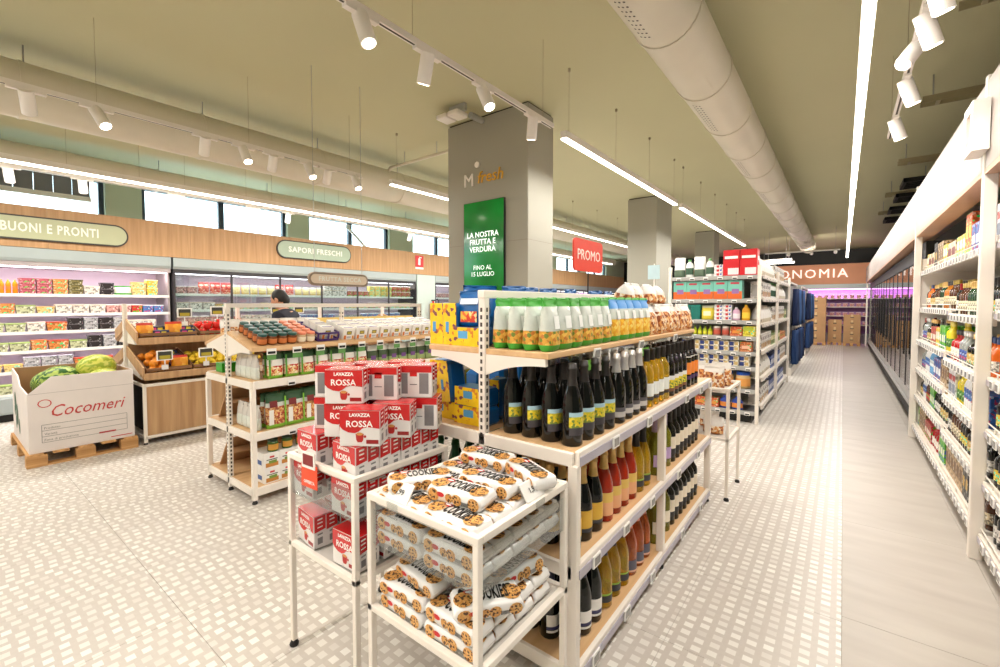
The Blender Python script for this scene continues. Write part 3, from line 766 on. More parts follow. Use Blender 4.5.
# crackers and bread rings on the oak shelf above
GRN = P(62, 160, 48); CLR = mat('bag_pale', (208, 214, 206), .22, var=.16, scale=35, bump=.4)
CRK = bag('snack_bag', 'bag', 'clear snack bag with green top', .105, .07, .215, [(.10, GRN), (.34, spots_mat('cracker', [(216, 160, 60), (196, 120, 50), (110, 130, 50), (232, 190, 90)], 70)), (.8, CLR), (.86, P(150, 190, 226)), (1, GRN)], seed=3, decals=[(.3, .42, .7, .66, P(236, 238, 234))])
CRK2 = bag('snack_bag', 'bag', 'clear snack bag with blue top', .11, .075, .225, [(.08, GRN), (.45, spots_mat('cracker2', [(236, 186, 60), (226, 160, 40), (240, 210, 110)], 60)), (.72, CLR), (.94, P(86, 150, 214)), (1, GRN)], seed=5, decals=[(.3, .5, .7, .7, P(240, 240, 236))])
BRD = bag('bread_bag', 'bag', 'bread-ring bag with gathered top', .15, .12, .19, [(.52, BREAD), (.7, BREAD), (1, FILMW)], seed=8)
wt = 'oak wine-gondola top'
y = line(CRK, 6, (-.912, 1.50, 1.309), None, wt, '+X', 4, .0, .003, rotj=.14)
y = line(CRK2, 5, (-.912, y, 1.309), None, wt, '+X', 3, .0, .003, rotj=.14)
y = line(BRD, 6, (-.912, y + .02, 1.309), None, wt, '+X', 2, .004, .003, rotj=.3)
BRD2 = bag('bread_bag', 'bag', 'white-topped bread bag lying on other bread bags', .15, .12, .13, [(.35, BREAD), (.5, BREAD), (1, FILMW)], seed=18)
for i in range(5): put(BRD2, (-1.03 + rnd.uniform(-.03, .03), 2.55 + i * .16, 1.497), R90 + rnd.uniform(-.4, .4), rx=rnd.uniform(-.2, .2), label='white-topped bread bag lying on other bread bags, %s along' % ['first', 'second', 'third', 'fourth', 'fifth'][i])
# snack packs on the left side
YEL = spots_mat('snack_yellow', [(240, 200, 20), (244, 206, 28), (238, 196, 18), (242, 202, 24), (240, 200, 20), (244, 206, 28), (238, 196, 18), (242, 202, 24), (214, 130, 40), (130, 70, 80)], 60)
BLU = mat('snack_blue', (14, 92, 158), .3, var=.12)
SNK = box_pack('snack_pack', 'bag', 'yellow snack pack with blue sides', .085, .11, .195, BLU, [('f', 0, 0, 1, 1, YEL), ('f', .2, .3, .45, .55, P(70, 150, 210)), ('l', 0, 0, .25, 1, YEL)], bev=.02)
CHP = bag('crisp_bag', 'bag', 'large blue crisp bag with chips picture', .17, .09, .28, [(1, BLU)], seed=4, decals=[(.22, .2, .78, .42, spots_mat('chips_picture', [(236, 190, 70), (226, 110, 50), (240, 220, 160), (210, 60, 40)], 60)), (.2, .66, .8, .8, P(226, 236, 244))])
CHS = bag('crisp_bag', 'bag', 'blue crisp bag', .17, .08, .165, [(1, BLU)], seed=14, decals=[(.22, .12, .78, .42, MATS['chips_picture']), (.2, .62, .8, .78, P(226, 236, 244))])
SNF = box_pack('snack_pack', 'bag', 'yellow snack pack lying flat', .19, .11, .085, BLU, [('f', 0, 0, 1, 1, YEL), ('f', .3, .4, .6, .8, P(90, 170, 220))], bev=.012)
wl_ = 'on the left top shelf of the wine gondola'
for x, w_ in ((-1.548, 'left'), (-1.46, 'right')): put(SNK, (x, 1.56, 1.309), rnd.uniform(-.03, .03), label='%s of two upright yellow snack packs at gondola top left' % w_)
put(SNF, (-1.36, 1.55, 1.309), .02, wl_)
put(CHS, (-1.36, 1.565, 1.397), .05, label='blue crisp bag standing highest above a yellow pack at gondola end')
put(CHP, (-1.44, 1.70, 1.309), .5, label='blue crisp bag behind the two upright yellow packs')
for i in range(7):
    if i != 4: put(CHP, (-1.345 + rnd.uniform(-.04, .02), 1.85 + i * .2, 1.309), R90 * 3 + rnd.uniform(-.2, .2), label='blue crisp bag behind the top rail of the wine gondola, %s along' % ['first', 'second', 'third', 'fourth', 'fifth', 'sixth', 'seventh'][i])
wl2 = 'on the left counter shelf of the wine gondola'
for x, y, z, r, w_ in ((-1.355, 1.58, .941, .04, 'bottom right'), (-1.355, 1.58, 1.028, -.04, 'above another, right'), (-1.565, 1.60, .941, .03, 'bottom left')): put(SNF, (x, y, z), r, label='flat yellow snack pack on the left counter, ' + w_)
put(SNK, (-1.60, 1.60, 1.028), .2, label='upright yellow snack pack leaning at far left counter'); put(SNK, (-1.50, 1.58, 1.028), -.2, label='tilted yellow snack pack in the middle of left counter', ry=-.15); put(SNK, (-1.33, 1.715, .941), .0, label='upright yellow snack pack behind flat packs, left counter')
for i in range(6): put(SNK, (-1.60, 1.86 + i * .2, .941), -R90, label='yellow snack pack along the rear counter edge, %s from near end' % ['first', 'second', 'third', 'fourth', 'fifth', 'sixth'][i])
# promo sign on its post
t = thing('promo_sign', 'red rounded PROMO sign on a thin black post above the wine gondola', 'sign', (-1.30, 2.61, 1.309))
def rrect(w, h, r, n=5):
    pts = []
    for cx, cy, a in ((w / 2 - r, h / 2 - r, 0), (-w / 2 + r, h / 2 - r, 90), (-w / 2 + r, -h / 2 + r, 180), (w / 2 - r, -h / 2 + r, 270)):
        for i in range(n + 1):
            q = math.radians(a + 90 * i / n); pts.append((cx + r * math.cos(q), cy + r * math.sin(q)))
    return pts
mk('post', MB().tube((0, 0, 0), (0, 0, .41), .004, 6), BLACKP, t)
pl = mk('sign_panel', MB().prism([(a, b + .497) for a, b in rrect(.40, .20, .03)], 'X', -.006, .006), P(222, 58, 34), t)
ob('lettering', text_mesh('PROMO', .092, P(250, 236, 226), ext=.0008), pl, (.0075, 0, .497), (0, 0, R90))
mk('base', B(-.03, .03, -.04, .04, 0, .004), BLACKP, t)

# ================================================================== PROMO TABLES
def promo_table(x0, x1, y0, y1, label, zt=.86, zl=.475, zm=.695, mid=True):
    t = thing('promo_table', label, 'display table', (x0, y0, 0))
    w, d = x1 - x0, y1 - y0; q = .011
    for a in (q, w - q):
        for b in (q, d - q):
            mk('leg', MB().bbox(a - q, a + q, b - q, b + q, .025, zt - .022, .002), WHITE_STEEL, t); foot(t, a, b)
    def frame(nm, z):
        m = MB(); m.bbox(0, w, 0, .022, z - .022, z, .002); m.bbox(0, w, d - .022, d, z - .022, z, .002)
        m.bbox(0, .022, .022, d - .022, z - .022, z, .002); m.bbox(w - .022, w, .022, d - .022, z - .022, z, .002)
        mk(nm, m, WHITE_STEEL, t)
    frame('top_frame', zt); frame('lower_frame', zl)
    mk('lower_shelf', B(.022, w - .022, .022, d - .022, zl - .02, zl - .008), mat('shelf_grey', (206, 200, 192), .5), t)
    mk('tray_floor', B(.022, w - .022, .022, d - .022, zt - .042, zt - .036), mat('shelf_grey'), t)
    if mid:
        m = mk('acrylic_shelf', B(.012, w - .012, .012, d - .012, zm - .012, zm - .006), PLEXI, t)
        for a, b, c, e in ((.010, w - .010, .008, .012), (.010, w - .010, d - .012, d - .008), (.006, .010, .012, d - .012), (w - .010, w - .006, .012, d - .012)):
            mk('acrylic_wall', B(a, b, c, e, zm - .006, zm + .11), PLEXI, m)
    return t
RT = promo_table(-1.89, -1.40, .94, 1.43, 'white tubular display table stacked with red coffee packs')
CT = promo_table(-1.27, -.77, .90, 1.40, 'white tubular display table filled with cookie packs')
BT = promo_table(-1.13, -.66, 3.68, 4.15, 'white tubular display table with bread bags beyond the wine', mid=False)

# coffee packs
RED = mat('coffee_red', (196, 22, 26), .25, var=.08, coat=.3); COFW = mat('coffee_white', (226, 222, 220), .3, var=.06)
GREYP = mat('coffee_grey', (124, 120, 122), .4, var=.1, scale=80); DRED = P(150, 20, 24); LWH = P(250, 244, 240)
def coffee(w, d, h):
    mb = MB().bbox(-w / 2, w / 2, -d / 2, d / 2, 0, h, .003, 1); e = .0007
    # red wave on the front
    def poly(pts, y, m): mb.add([(a * w, y, b * h) for a, b in pts], [tuple(range(len(pts)))], m)
    fr = [(-.49, .99), (-.49, .56), (-.42, .47), (-.28, .39), (-.12, .37), (-.02, .42), (.06, .50), (.2, .54), (.49, .50), (.49, .99)]
    poly(fr, -d / 2 - e, 0)
    cup = [(-.10, .36), (-.085, .18), (-.05, .12), (.05, .12), (.085, .18), (.10, .36)]
    poly(cup, -d / 2 - e, 3)
    mb.disc((.13 * w, -d / 2 - e, .28 * h), .035 * w, (1, 0, 0), (0, 0, 1), 8, 3)
    mb.disc((0, -d / 2 - e * 1.4, .35 * h), .085 * w, (1, 0, 0), (0, 0, 1), 10, 4, 1, .45)
    poly([(.16, .08), (.46, .08), (.46, .19), (.16, .19)], -d / 2 - e, 5)
    # brick ends on both narrow sides
    for s in (-1, 1):
        x = s * (w / 2 + e)
        for y0, y1 in ((-d / 2 + .003, -.002), (.002, d / 2 - .003)):
            A = [(x, y0, .50 * h), (x, y1, .56 * h), (x, y1, .99 * h), (x, y0, .99 * h)]
            mb.add(A if s > 0 else A[::-1], [(0, 1, 2, 3)], 0)
            xx = x + s * .0003
            for za, zb, mm in ((.86, .905, 6), (.75, .79, 6), (.63, .66, 6), (.40, .45, 2), (.12, .32, 2)):
                A = [(xx, y0 + .013, za * h), (xx, y1 - .013, za * h + .002), (xx, y1 - .013, zb * h + .002), (xx, y0 + .013, zb * h)]
                mb.add(A if s > 0 else A[::-1], [(0, 1, 2, 3)], mm)
    # back
    def bq(a, b, c, dd, m): mb.quad((b * w, d / 2 + e, c * h), (a * w, d / 2 + e, c * h), (a * w, d / 2 + e, dd * h), (b * w, d / 2 + e, dd * h), m)
    bq(-.49, .49, .78, .99, 0); bq(-.40, -.14, .12, .76, 2); bq(.18, .42, .12, .76, 2); bq(-.08, .12, .66, .84, 0); bq(-.08, .12, .40, .42, 7)
    mb.quad((-w / 2, -d / 2, h + e), (w / 2, -d / 2, h + e), (w / 2, d / 2, h + e), (-w / 2, d / 2, h + e), 0)
    ms = [RED, COFW, GREYP, P(178, 30, 30), P(214, 150, 80), DRED, LWH, INK]
    sub = [('lettering', text_mesh('ROSSA', .034, LWH, ext=.0003, off=.0006), (-.01 * w, -d / 2 - .0015, .62 * h)), ('lettering', text_mesh('LAVAZZA', .018, LWH, ext=.0003, off=.0007), (0, -d / 2 - .0015, .87 * h))]
    return Kind('coffee_pack', 'coffee pack', 'red and white twin coffee pack', [('carton', mb.mesh('carton', ms), sub)], w, d, h)
CF = coffee(.155, .106, .137)
RW = ['front', 'second', 'third', 'back']
for r in range(4):
    put(CF, (-1.775, 1.02 + r * .108, .825), rnd.uniform(-.02, .02), 'in the stand top tray, left column, %s row' % RW[r]); put(CF, (-1.505, 1.02 + r * .108, .825), rnd.uniform(-.02, .02), 'in the stand top tray, right column, %s row' % RW[r])
    if r: put(CF, (-1.64, 1.02 + r * .108, .825), R90 + rnd.uniform(-.02, .02), 'wedged between tray columns, %s row' % RW[r])
for x, y, r, w_ in ((-1.615, 1.06, .6, 'left'), (-1.46, 1.03, .62, 'foremost'), (-1.455, 1.175, .6, 'right')): put(CF, (x, y, .963), r, 'facing front in second stack layer, ' + w_)
for x, y, r, w_ in ((-1.76, 1.10, .6, 'left'), (-1.62, 1.215, .6, 'middle'), (-1.455, 1.325, .6, 'right'), (-1.72, 1.33, .6, 'rear')): put(CF, (x, y, .963), r + PI, 'turned backwards in second stack layer, ' + w_)
put(CF, (-1.60, 1.055, 1.101), .62, 'facing front on top of the stack')
for x, y, r, w_ in ((-1.75, 1.10, .6, 'leftmost'), (-1.545, 1.185, .6, 'middle'), (-1.47, 1.31, .6, 'right'), (-1.68, 1.22, .6, 'second row'), (-1.60, 1.36, .6, 'rearmost')): put(CF, (x, y, 1.101), r + PI, 'turned backwards on top of the stack, ' + w_)
for r in range(4):
    for x, w_ in ((-1.79, 'left'), (-1.50, 'right')): put(CF, (x, 1.01 + r * .108, .6905), rnd.uniform(-.02, .02), 'behind the stand acrylic, %s column, %s row' % (w_, RW[r]))
for r in range(3):
    put(CF, (-1.79, 1.02 + r * .125, .476), -.10 + rnd.uniform(-.02, .02), 'on lower stand shelf, left column, %s row' % RW[r]); put(CF, (-1.51, 1.02 + r * .125, .476), .05, 'on lower stand shelf, right column, %s row' % RW[r])
# price cards on the two tables
t = thing('price_card', 'orange offer card with price tag clipped on the red coffee table', 'price card', (-1.685, .929, .80))
c1 = mk('offer_card', B(-.055, .055, -.004, -.002, -.04, .055), P(232, 74, 30), t); ob('lettering', text_mesh('OFFERTA', .018, LWH, ext=.0003, off=.0004), c1, (0, -.0047, -.018))
c2 = mk('tag_frame', B(-.045, .045, -.008, -.004, .04, .105), TAGW, t); mk('tag_face', B(-.035, .035, -.009, -.008, .052, .096), P(130, 20, 26), c2)
t.rotation_euler = (0, 0, .05)
for (x, y, z, rz, lb) in ((-1.13, .915, .862, 0, 'white price tag on the front edge of the cookie table'), (-.785, 1.21, .862, R90, 'white price tag on the right edge of the cookie table')):
    t = thing('price_card', lb, 'price card', (x, y, z), (0, 0, rz))
    c = mk('tag_frame', MB().prism([(-.003, 0), (.003, 0), (.037, .05), (.031, .05)], 'X', -.05, .05), TAGW, t)
    ob('lettering', text_mesh('1,99', .026, INK, ext=.0003), c, (0, .0120, .0270), (-.6, 0, 0))
    mk('clip', B(-.025, .025, -.020, -.0165, -.05, .0), PLEXI, t)

# cookie packs
CKW = mat('cookie_pack_white', (240, 238, 236), .22, var=.05, coat=.4)
def cookie_pack(w, d, h):
    mb = MB(); n = 16; ts = [0, .015, .05, .5, .95, .985, 1]; kk = [.12, .55, 1, 1, 1, .55, .12]
    V = []
    for t, k in zip(ts, kk):
        for i in range(n):
            q = 2 * PI * i / n; c, s = math.cos(q), math.sin(q)
            V.append(((t - .5) * w, math.copysign(abs(c) ** .36, c) * d / 2 * (1 if k == 1 else .93), h / 2 + math.copysign(abs(s) ** .36, s) * h / 2 * k))
    F = [(j * n + i, (j + 1) * n + i, (j + 1) * n + (i + 1) % n, j * n + (i + 1) % n) for j in range(len(ts) - 1) for i in range(n)]
    F += [tuple(range(n)), tuple(range(6 * n + n - 1, 6 * n - 1, -1))]
    mb.add(V, F, 0, True)
    e = .0012
    X, Y, Z = (1, 0, 0), (0, 1, 0), (0, 0, 1)
    for x, y, r in ((-.345, -.12, .030), (.345, -.08, .031)): mb.disc((x * w, y * d, h + e), r, X, Y, 12, 1)
    mb.disc((.33 * w, .22 * d, h + e * .8), .010, X, Y, 10, 2, 1, .8); mb.disc((-.34 * w, .16 * d, h + e * .7), .022, X, Y, 10, 2, .6, 1)
    mb.disc((-.245 * w, .16 * d, h + e), .019, X, Y, 12, 3, 1, .6); mb.disc((-.245 * w, .16 * d, h + e * 1.3), .012, X, Y, 12, 4, 1, .35)
    for sy in (-1, 1):
        y = sy * (d / 2 + e); U = (sy * -1, 0, 0) if sy > 0 else X
        for x, r in ((-.35, .022), (-.06, .015), (.08, .019), (.37, .021)): mb.disc((x * w, y, h * .5), r, U, Z, 12, 1, 1, .95)
        mb.disc((-.22 * w, y, h * .6), .016, U, Z, 10, 3, 1, .5)
        for k in range(7):
            a = (.16 + k * .018) * w; mb.quad((a, y, h * .22), (a + .0022, y, h * .22), (a + .0022, y, h * .48), (a, y, h * .48), 2) if sy < 0 else mb.quad((a + .0022, y, h * .22), (a, y, h * .22), (a, y, h * .48), (a + .0022, y, h * .48), 2)
    tm1 = text_mesh('COOKIES', .072, INK, sx=.33, ext=.0003, off=.0018, space=1.08).copy()
    tm1.transform(Matrix.Rotation(-R90, 4, 'X'))
    return Kind('cookie_pack', 'cookie pack', 'white cookie pack with black lettering', [('wrapper', mb.mesh('wrapper', [CKW, COOKIE, INK, P(206, 30, 40), P(246, 240, 240)]), [('lettering', tm1, (.045 * w, -.02 * d, h + .0018))])], w, d, h)
CK = cookie_pack(.215, .095, .048)
RW5 = ['front', 'second', 'third', 'fourth', 'back']
for r, y in enumerate((.965, 1.062, 1.159, 1.256, 1.347)):
    for x, w_ in ((-1.13, 'left'), (-.908, 'right')):
        put(CK, (x + rnd.uniform(-.004, .004), y, .825), rnd.uniform(-.05, .05), 'on cookie table top, %s column, %s row' % (w_, RW5[r]), rx=rnd.uniform(-.05, .05))
for x, y, a, w_ in ((-1.135, 1.02, .95, 'slanting at the left corner'), (-.95, 1.03, .10, 'near the front'), (-.93, 1.15, .05, 'right of centre'), (-.87, 1.30, -.45, 'slanting at the back right'), (-1.09, 1.335, .05, 'at the back')):
    put(CK, (x, y, .873), a, 'heaped above cookie table rim, ' + w_, rx=rnd.uniform(-.07, .07))
for s_ in range(2):
    for r, y in enumerate((.965, 1.062, 1.159, 1.256, 1.345)):
        for x, w_ in ((-1.135, 'left'), (-.908, 'right')): put(CK, (x, y, .692 + s_ * .0495), rnd.uniform(-.015, .015), 'behind cookie-table acrylic, %s %s, %s row' % (['lower', 'upper'][s_], w_, RW5[r]))
for s_ in range(2):
    for r, y in enumerate((.97, 1.075, 1.18, 1.285)):
        for x, w_ in ((-1.13, 'left'), (-.908, 'right')):
            put(CK, (x, y, .470 + s_ * .0495), rnd.uniform(-.05, .05), 'on lower cookie shelf, %s %s, %s row' % (['lower', 'upper'][s_], w_, RW5[r]))
put(CK, (-1.09, 1.0, .575), -.12, 'askew on the lower cookie pile, left corner', rx=.12)
put(CK, (-.86, 1.19, .575), R90 - .15, 'askew on the lower cookie pile, right side', rx=-.15)
put(CK, (-.84, 1.02, .575), .9, 'askew on the lower cookie pile, front corner', rx=.12)
# bread on the far table
for x, y, z, a, w_ in ((-.98, 3.79, .826, .1, 'front left'), (-.79, 3.79, .826, -.1, 'front right'), (-.88, 3.92, .826, .1, 'middle'), (-.99, 4.05, .826, .1, 'back left'), (-.79, 4.05, .826, 0, 'back right')): put(BRD, (x, y, z), a, 'on table beyond wine, ' + w_)
for x, y, a, w_ in ((-.98, 3.8, .2, 'left'), (-.80, 3.84, .1, 'right'), (-.87, 4.02, .1, 'rear')): put(BRD2, (x, y, .470), a, label='bread bag on the lower table shelf beyond wine gondola, ' + w_)

# ================================================================== NUT GONDOLA
NG = thing('nut_gondola', 'white steel gondola with sloping oak top for nuts and dried fruit', 'shelf')
NX, NF, NL = -3.88, -3.455, -4.30
NY = (1.47, 2.49, 3.50)
for y in NY:
    upright(NG, NX, y, .03, 1.47)
    upright(NG, NF, y, .03, .87, .035, .035, None, 'front_post'); upright(NG, NL, y, .03, .87, .035, .035, None, 'front_post')
    for x in (NX, NF, NL): foot(NG, x, y)
mk('top_rail', MB().bbox(NX - .018, NX + .018, NY[0] - .018, NY[2] + .018, 1.47, 1.505, .003), WHITE_STEEL, NG)
for z in (.115, .53, .92):
    shelf(NG, NX + .02, NF, NY[0], NY[2], z, '+X', tags=[1.75 + i * .45 for i in range(4)], tagm=TAGSM, strip=False)
    shelf(NG, NL, NX - .02, NY[0], NY[2], z, '-X', tags=(1.8, 2.6, 3.2), tagm=TAGSM, strip=False)
    for y in (NY[0], NY[2]): mk('end_rail', MB().bbox(NL, NF, y - .0175, y + .0175, z - .055, z - .002, .003), WHITE_STEEL, NG)
SL = math.atan2(.11, .42)
for s in (1, -1):
    a = NX + s * .018; b = NX + s * .44
    pts = [(a, 1.262), (b, 1.150), (b, 1.172), (a, 1.284)]
    sh = mk('sloping_shelf', MB().prism(pts if s > 0 else pts[::-1], 'Y', NY[0] - .012, NY[2] + .012), SHELFWOOD, NG)
    mk('shelf_lip', MB().bbox(b - .004, b + .008, NY[0] - .012, NY[2] + .012, 1.145, 1.178, .002), SHELFWOOD, sh)
    if s > 0:
        for i in range(10): ob('price_tag', TAGSM, sh, (b + .014, 1.60 + i * .2, 1.115), (0, 0, R90), (1.2, 1, 1.2))
        for i in range(10): mk('promo_card', B(b + .009, b + .011, 1.565 + i * .2, 1.635 + i * .2, 1.075, 1.115), P(96, 150, 80), sh)
    for y in NY:
        pts = [(a, 1.262), (b - s * .03, 1.158), (b - s * .03, 1.13), (a + s * .22, 1.13), (a + s * .08, 1.10), (a, 1.08)]
        mk('bracket', MB().prism(pts[::-1] if s > 0 else pts, 'Y', y - .01, y + .01), WHITE_STEEL, NG)
def zsl(x): return 1.284 - abs(x - NX - .018) * math.tan(SL) + .002
JG = jar('cream_jar', 'jar', 'spread jar with dark green lid', .036, .085, mat('jar_choc', (120, 70, 42), .2), mat('lid_green', (20, 74, 66), .35), P(206, 120, 60))
JC = jar('cream_jar', 'jar', 'spread jar with coral lid', .036, .085, mat('jar_tan', (206, 176, 140), .2), mat('lid_coral', (222, 130, 96), .4), P(236, 224, 200))
for K, n, ys in ((JG, 4, 1.52), (JC, 2, 1.83)):
    for i in range(n):
        for r in range(5):
            x = NF - .005 - .042 - r * .077; put(K, (x, ys + .04 + i * .077, zsl(x)), R90, rx=SL, label='%s on the nut gondola top, %s along, %s row' % (K.desc, ['first', 'second', 'third', 'fourth'][i], ['front', 'second', 'third', 'fourth', 'back'][r]))
# purple tray holding dried-fruit packs, then white dried-fruit boxes
PUR = mat('purple_crate', (66, 40, 110), .4)
t = thing('plastic_crate', 'purple plastic crate of fruit packs on the nut gondola', 'crate', (NF - .19, 2.10, zsl(NF - .19)), (0, SL, 0))
mk('floor', B(-.17, .17, -.095, .095, 0, .006), PUR, t)
for y in (-.095, .095):
    mk('side', B(-.17, .17, y - .004, y + .004, 0, .018), PUR, t); mk('rim', B(-.17, .17, y - .005, y + .005, .06, .075), PUR, t)
for x in (-.17, .17):
    mk('side', B(x - .004, x + .004, -.095, .095, 0, .018), PUR, t); mk('rim', B(x - .005, x + .005, -.095, .095, .06, .075), PUR, t)
    for y in (-.095, 0, .095): mk('strut', B(x - .005, x + .005, y - .006, y + .006, .018, .06), PUR, t)
FB = box_pack('fruit_box', 'box', 'white dried-fruit box with oval window', .11, .085, .105, P(240, 236, 230), [('f', .28, .45, .72, .75, P(90, 84, 20)), ('f', .34, .5, .66, .68, P(190, 170, 60)), ('f', .05, .05, .25, .4, P(214, 120, 40)), ('f', .3, .15, .7, .3, P(190, 190, 200)), ('f', .78, .05, .95, .35, P(226, 150, 60)), ('t', .1, .2, .9, .4, P(120, 100, 160)), ('r', .1, .1, .6, .5, P(216, 130, 50))])
for i in range(3): put(FB, (NF - .08 - i * .11, 2.10, zsl(NF - .08 - i * .11) + .008), R90, rx=SL, label='white fruit box inside the purple crate, %s from the edge' % ['first', 'second', 'third'][i])
for i in range(9):
    for r in range(3):
        x = NF - .055 - r * .10; put(FB, (x, 2.29 + i * .132, zsl(x)), R90, rx=SL, label='white dried-fruit box on nut gondola top, %s after purple crate, %s row' % (['first', 'second', 'third', 'fourth', 'fifth', 'sixth', 'seventh', 'eighth', 'ninth'][i], ['front', 'middle', 'back'][r]))
# nut bags
NUTS2 = spots_mat('nut_mix_pale', [(236, 206, 150), (226, 180, 110), (206, 120, 70), (240, 226, 200), (190, 40, 40)], 70, bump=.4)
DKG = P(40, 84, 46); LG = P(130, 190, 60)
NB = bag('nut_bag', 'bag', 'clear nut bag with dark green header', .15, .075, .27, [(.08, LG), (.6, NUTS), (.7, CLR), (1, DKG)], seed=21, decals=[(.06, .12, .3, .55, P(236, 232, 226)), (.1, .62, .5, .8, P(120, 40, 40)), (.88, .05, .96, .9, LG)])
NB2 = bag('nut_bag', 'bag', 'pale nut bag with green edges', .12, .06, .20, [(.1, LG), (.55, NUTS2), (.75, P(232, 232, 222)), (1, DKG)], seed=22, decals=[(.2, .5, .8, .72, P(240, 238, 230)), (.0, .1, .12, .9, P(90, 160, 60))])
NB3 = bag('seed_bag', 'bag', 'dark seed bag with green leaves', .11, .05, .19, [(.35, P(150, 170, 110)), (.7, P(70, 90, 60)), (1, P(226, 226, 216))], seed=23, decals=[(.2, .3, .7, .5, P(110, 70, 130))])
CLB = bag('clear_bag', 'bag', 'clear bag of pale pistachios', .10, .05, .19, [(.5, CLR), (1, FILM)], seed=24)
y = line(NB2, 7, (NF - .02, 1.60, .921), None, 'nut gondola counter', '+X', 2, .01)
y = line(NB3, 8, (NF - .02, y, .921), None, 'nut gondola counter', '+X', 2, .01)
line(NB, 12, (NF - .022, 1.585, .531), None, 'nut gondola middle', '+X', 2, .003)
for k, z in ((.921, .921), (.531, .531)):
    for i in range(4): put(CLB, (NX + .06 + i * .088, 1.535, z), .0 + rnd.uniform(-.1, .1), label='clear bag at the near end of the %s nut shelf, %s from spine' % ('counter' if z > .8 else 'middle', ['first', 'second', 'third', 'fourth'][i]))
NBX = box_pack('snack_box', 'box', 'white orange-printed snack carton', .12, .20, .115, P(238, 236, 232), [('f', .1, .08, .9, .36, P(196, 130, 60)), ('f', .3, .3, .8, .5, P(120, 150, 60)), ('f', .35, .68, .65, .8, P(206, 50, 50)), ('f', .15, .54, .85, .6, P(60, 60, 66)), ('l', .2, .2, .8, .5, P(60, 90, 150))])
NBX2 = box_pack('snack_box', 'box', 'white carton with a red tomato picture', .12, .20, .115, P(238, 236, 232), [('f', .3, .15, .75, .45, P(206, 60, 46)), ('f', .3, .62, .7, .74, P(206, 50, 50)), ('f', .2, .5, .8, .56, P(150, 60, 50))])
y = line(NBX, 3, (NF - .022, 1.55, .116), None, 'nut gondola bottom', '+X', 1, .004, stack=2)
y = line(NBX2, 8, (NF - .022, y, .116), None, 'nut gondola bottom', '+X', 1, .004, stack=2)
GRJ = jar('pickle_jar', 'jar', 'green pickle jar with dark lid', .04, .10, mat('jar_green', (60, 100, 40), .15), P(30, 60, 40), P(220, 160, 60))
line(GRJ, 16, (NF - .03, 1.60, .3465), None, 'atop white nut-gondola cartons', '+X', 1, .03)
# left side of the nut gondola
GBX = box_pack('green_box', 'box', 'bright green carton', .13, .13, .08, mat('bright_green', (40, 150, 30), .3), [('f', .1, .2, .9, .5, P(60, 176, 50))])
put(GBX, (-4.19, 1.58, .921), 0, 'on the rear counter shelf of the nut gondola')
for z in (.531, .116):
    t = thing('display_wedge', 'tilted cardboard display wedge on the rear %s shelf of nut gondola' % ('middle' if z > .3 else 'lowest'), 'display wedge', (NL + .06, 1.52, z))
    mk('back_board', MB().prism([(0, 0), (.015, 0), (.20, .26), (.185, .26)], 'Y', 0, .9), CARD, t); mk('flap', MB().prism([(.11, .15), (.30, .15), (.30, .158), (.11, .158)], 'Y', 0, .9), CARD, t)
YCR = box_pack('yellow_crate', 'box', 'low yellow carton tray of cheese snacks', .30, .2, .085, mat('pale_yellow', (234, 206, 120), .6), [('f', .1, .3, .9, .7, P(240, 216, 140)), ('t', .05, .1, .95, .9, spots_mat('tray_goods', [(240, 220, 150), (226, 180, 90), (236, 236, 230)], 30))])
for i in range(4): put(YCR, (NX - .17, 2.40 + i * .31, 1.262), -R90, rx=SL, label='yellow carton tray on rear slope of nut gondola, %s from left' % ['first', 'second', 'third', 'fourth'][i])
PBG = bag('bread_bag', 'bag', 'white paper bag of croutons on rear nut gondola slope', .16, .12, .12, [(.4, BREAD), (1, FILMW)], seed=33)
for i in range(5): put(PBG, (NX - .15, 1.56 + i * .162, 1.255), -R90, rx=SL * .8, label='white crouton bag on rear nut gondola slope, %s from near end' % ['first', 'second', 'third', 'fourth', 'fifth'][i])
# hanging category sign
def pill_sign(name, label, txt, loc, w, h, bgm, frm, txm, size, rz=R90, wires=0, txmove=0.0, tsx=1.0):
    t = thing(name, label, 'sign', loc, (0, 0, rz))
    r = h / 2
    mk('frame', MB().prism(rrect(w, h, r * .98, 8), 'Y', -.006, .02), frm, t)
    pn = mk('panel', MB().prism(rrect(w - .04, h - .04, (h - .04) / 2 * .98, 8), 'Y', -.012, -.004), bgm, t)
    ob('lettering', text_mesh(txt, size, txm, sx=tsx, ext=.002, off=size * .02, space=1.12), pn, (txmove, -.0145, 0))
    for q in range(wires): mk('wire', MB().tube((-w * .4 + q * w * .8, .008, h / 2 - .01), (-w * .4 + q * w * .8, .008, ZC - loc[2]), .003, 5), GREY_STEEL, t)
    return t
SIGNG = mat('sign_sage', (176, 180, 146), .5, var=.04); SIGNT = mat('sign_beige', (226, 208, 186), .5, var=.04); SIGNW = mat('sign_white', (236, 236, 226), .5, var=.02); SFR = mat('sign_frame', (52, 46, 42), .5)
SIGNM = mat('sign_mint', (160, 176, 156), .5, var=.04)
pill_sign('hanging_sign', 'beige pill sign reading FRUTTA SECCA hanging over the nut gondola', 'FRUTTA SECCA', (-3.87, 2.47, 1.735), .64, .125, SIGNT, mat('sign_edge', (150, 130, 110), .5), SIGNW, .06, wires=2)

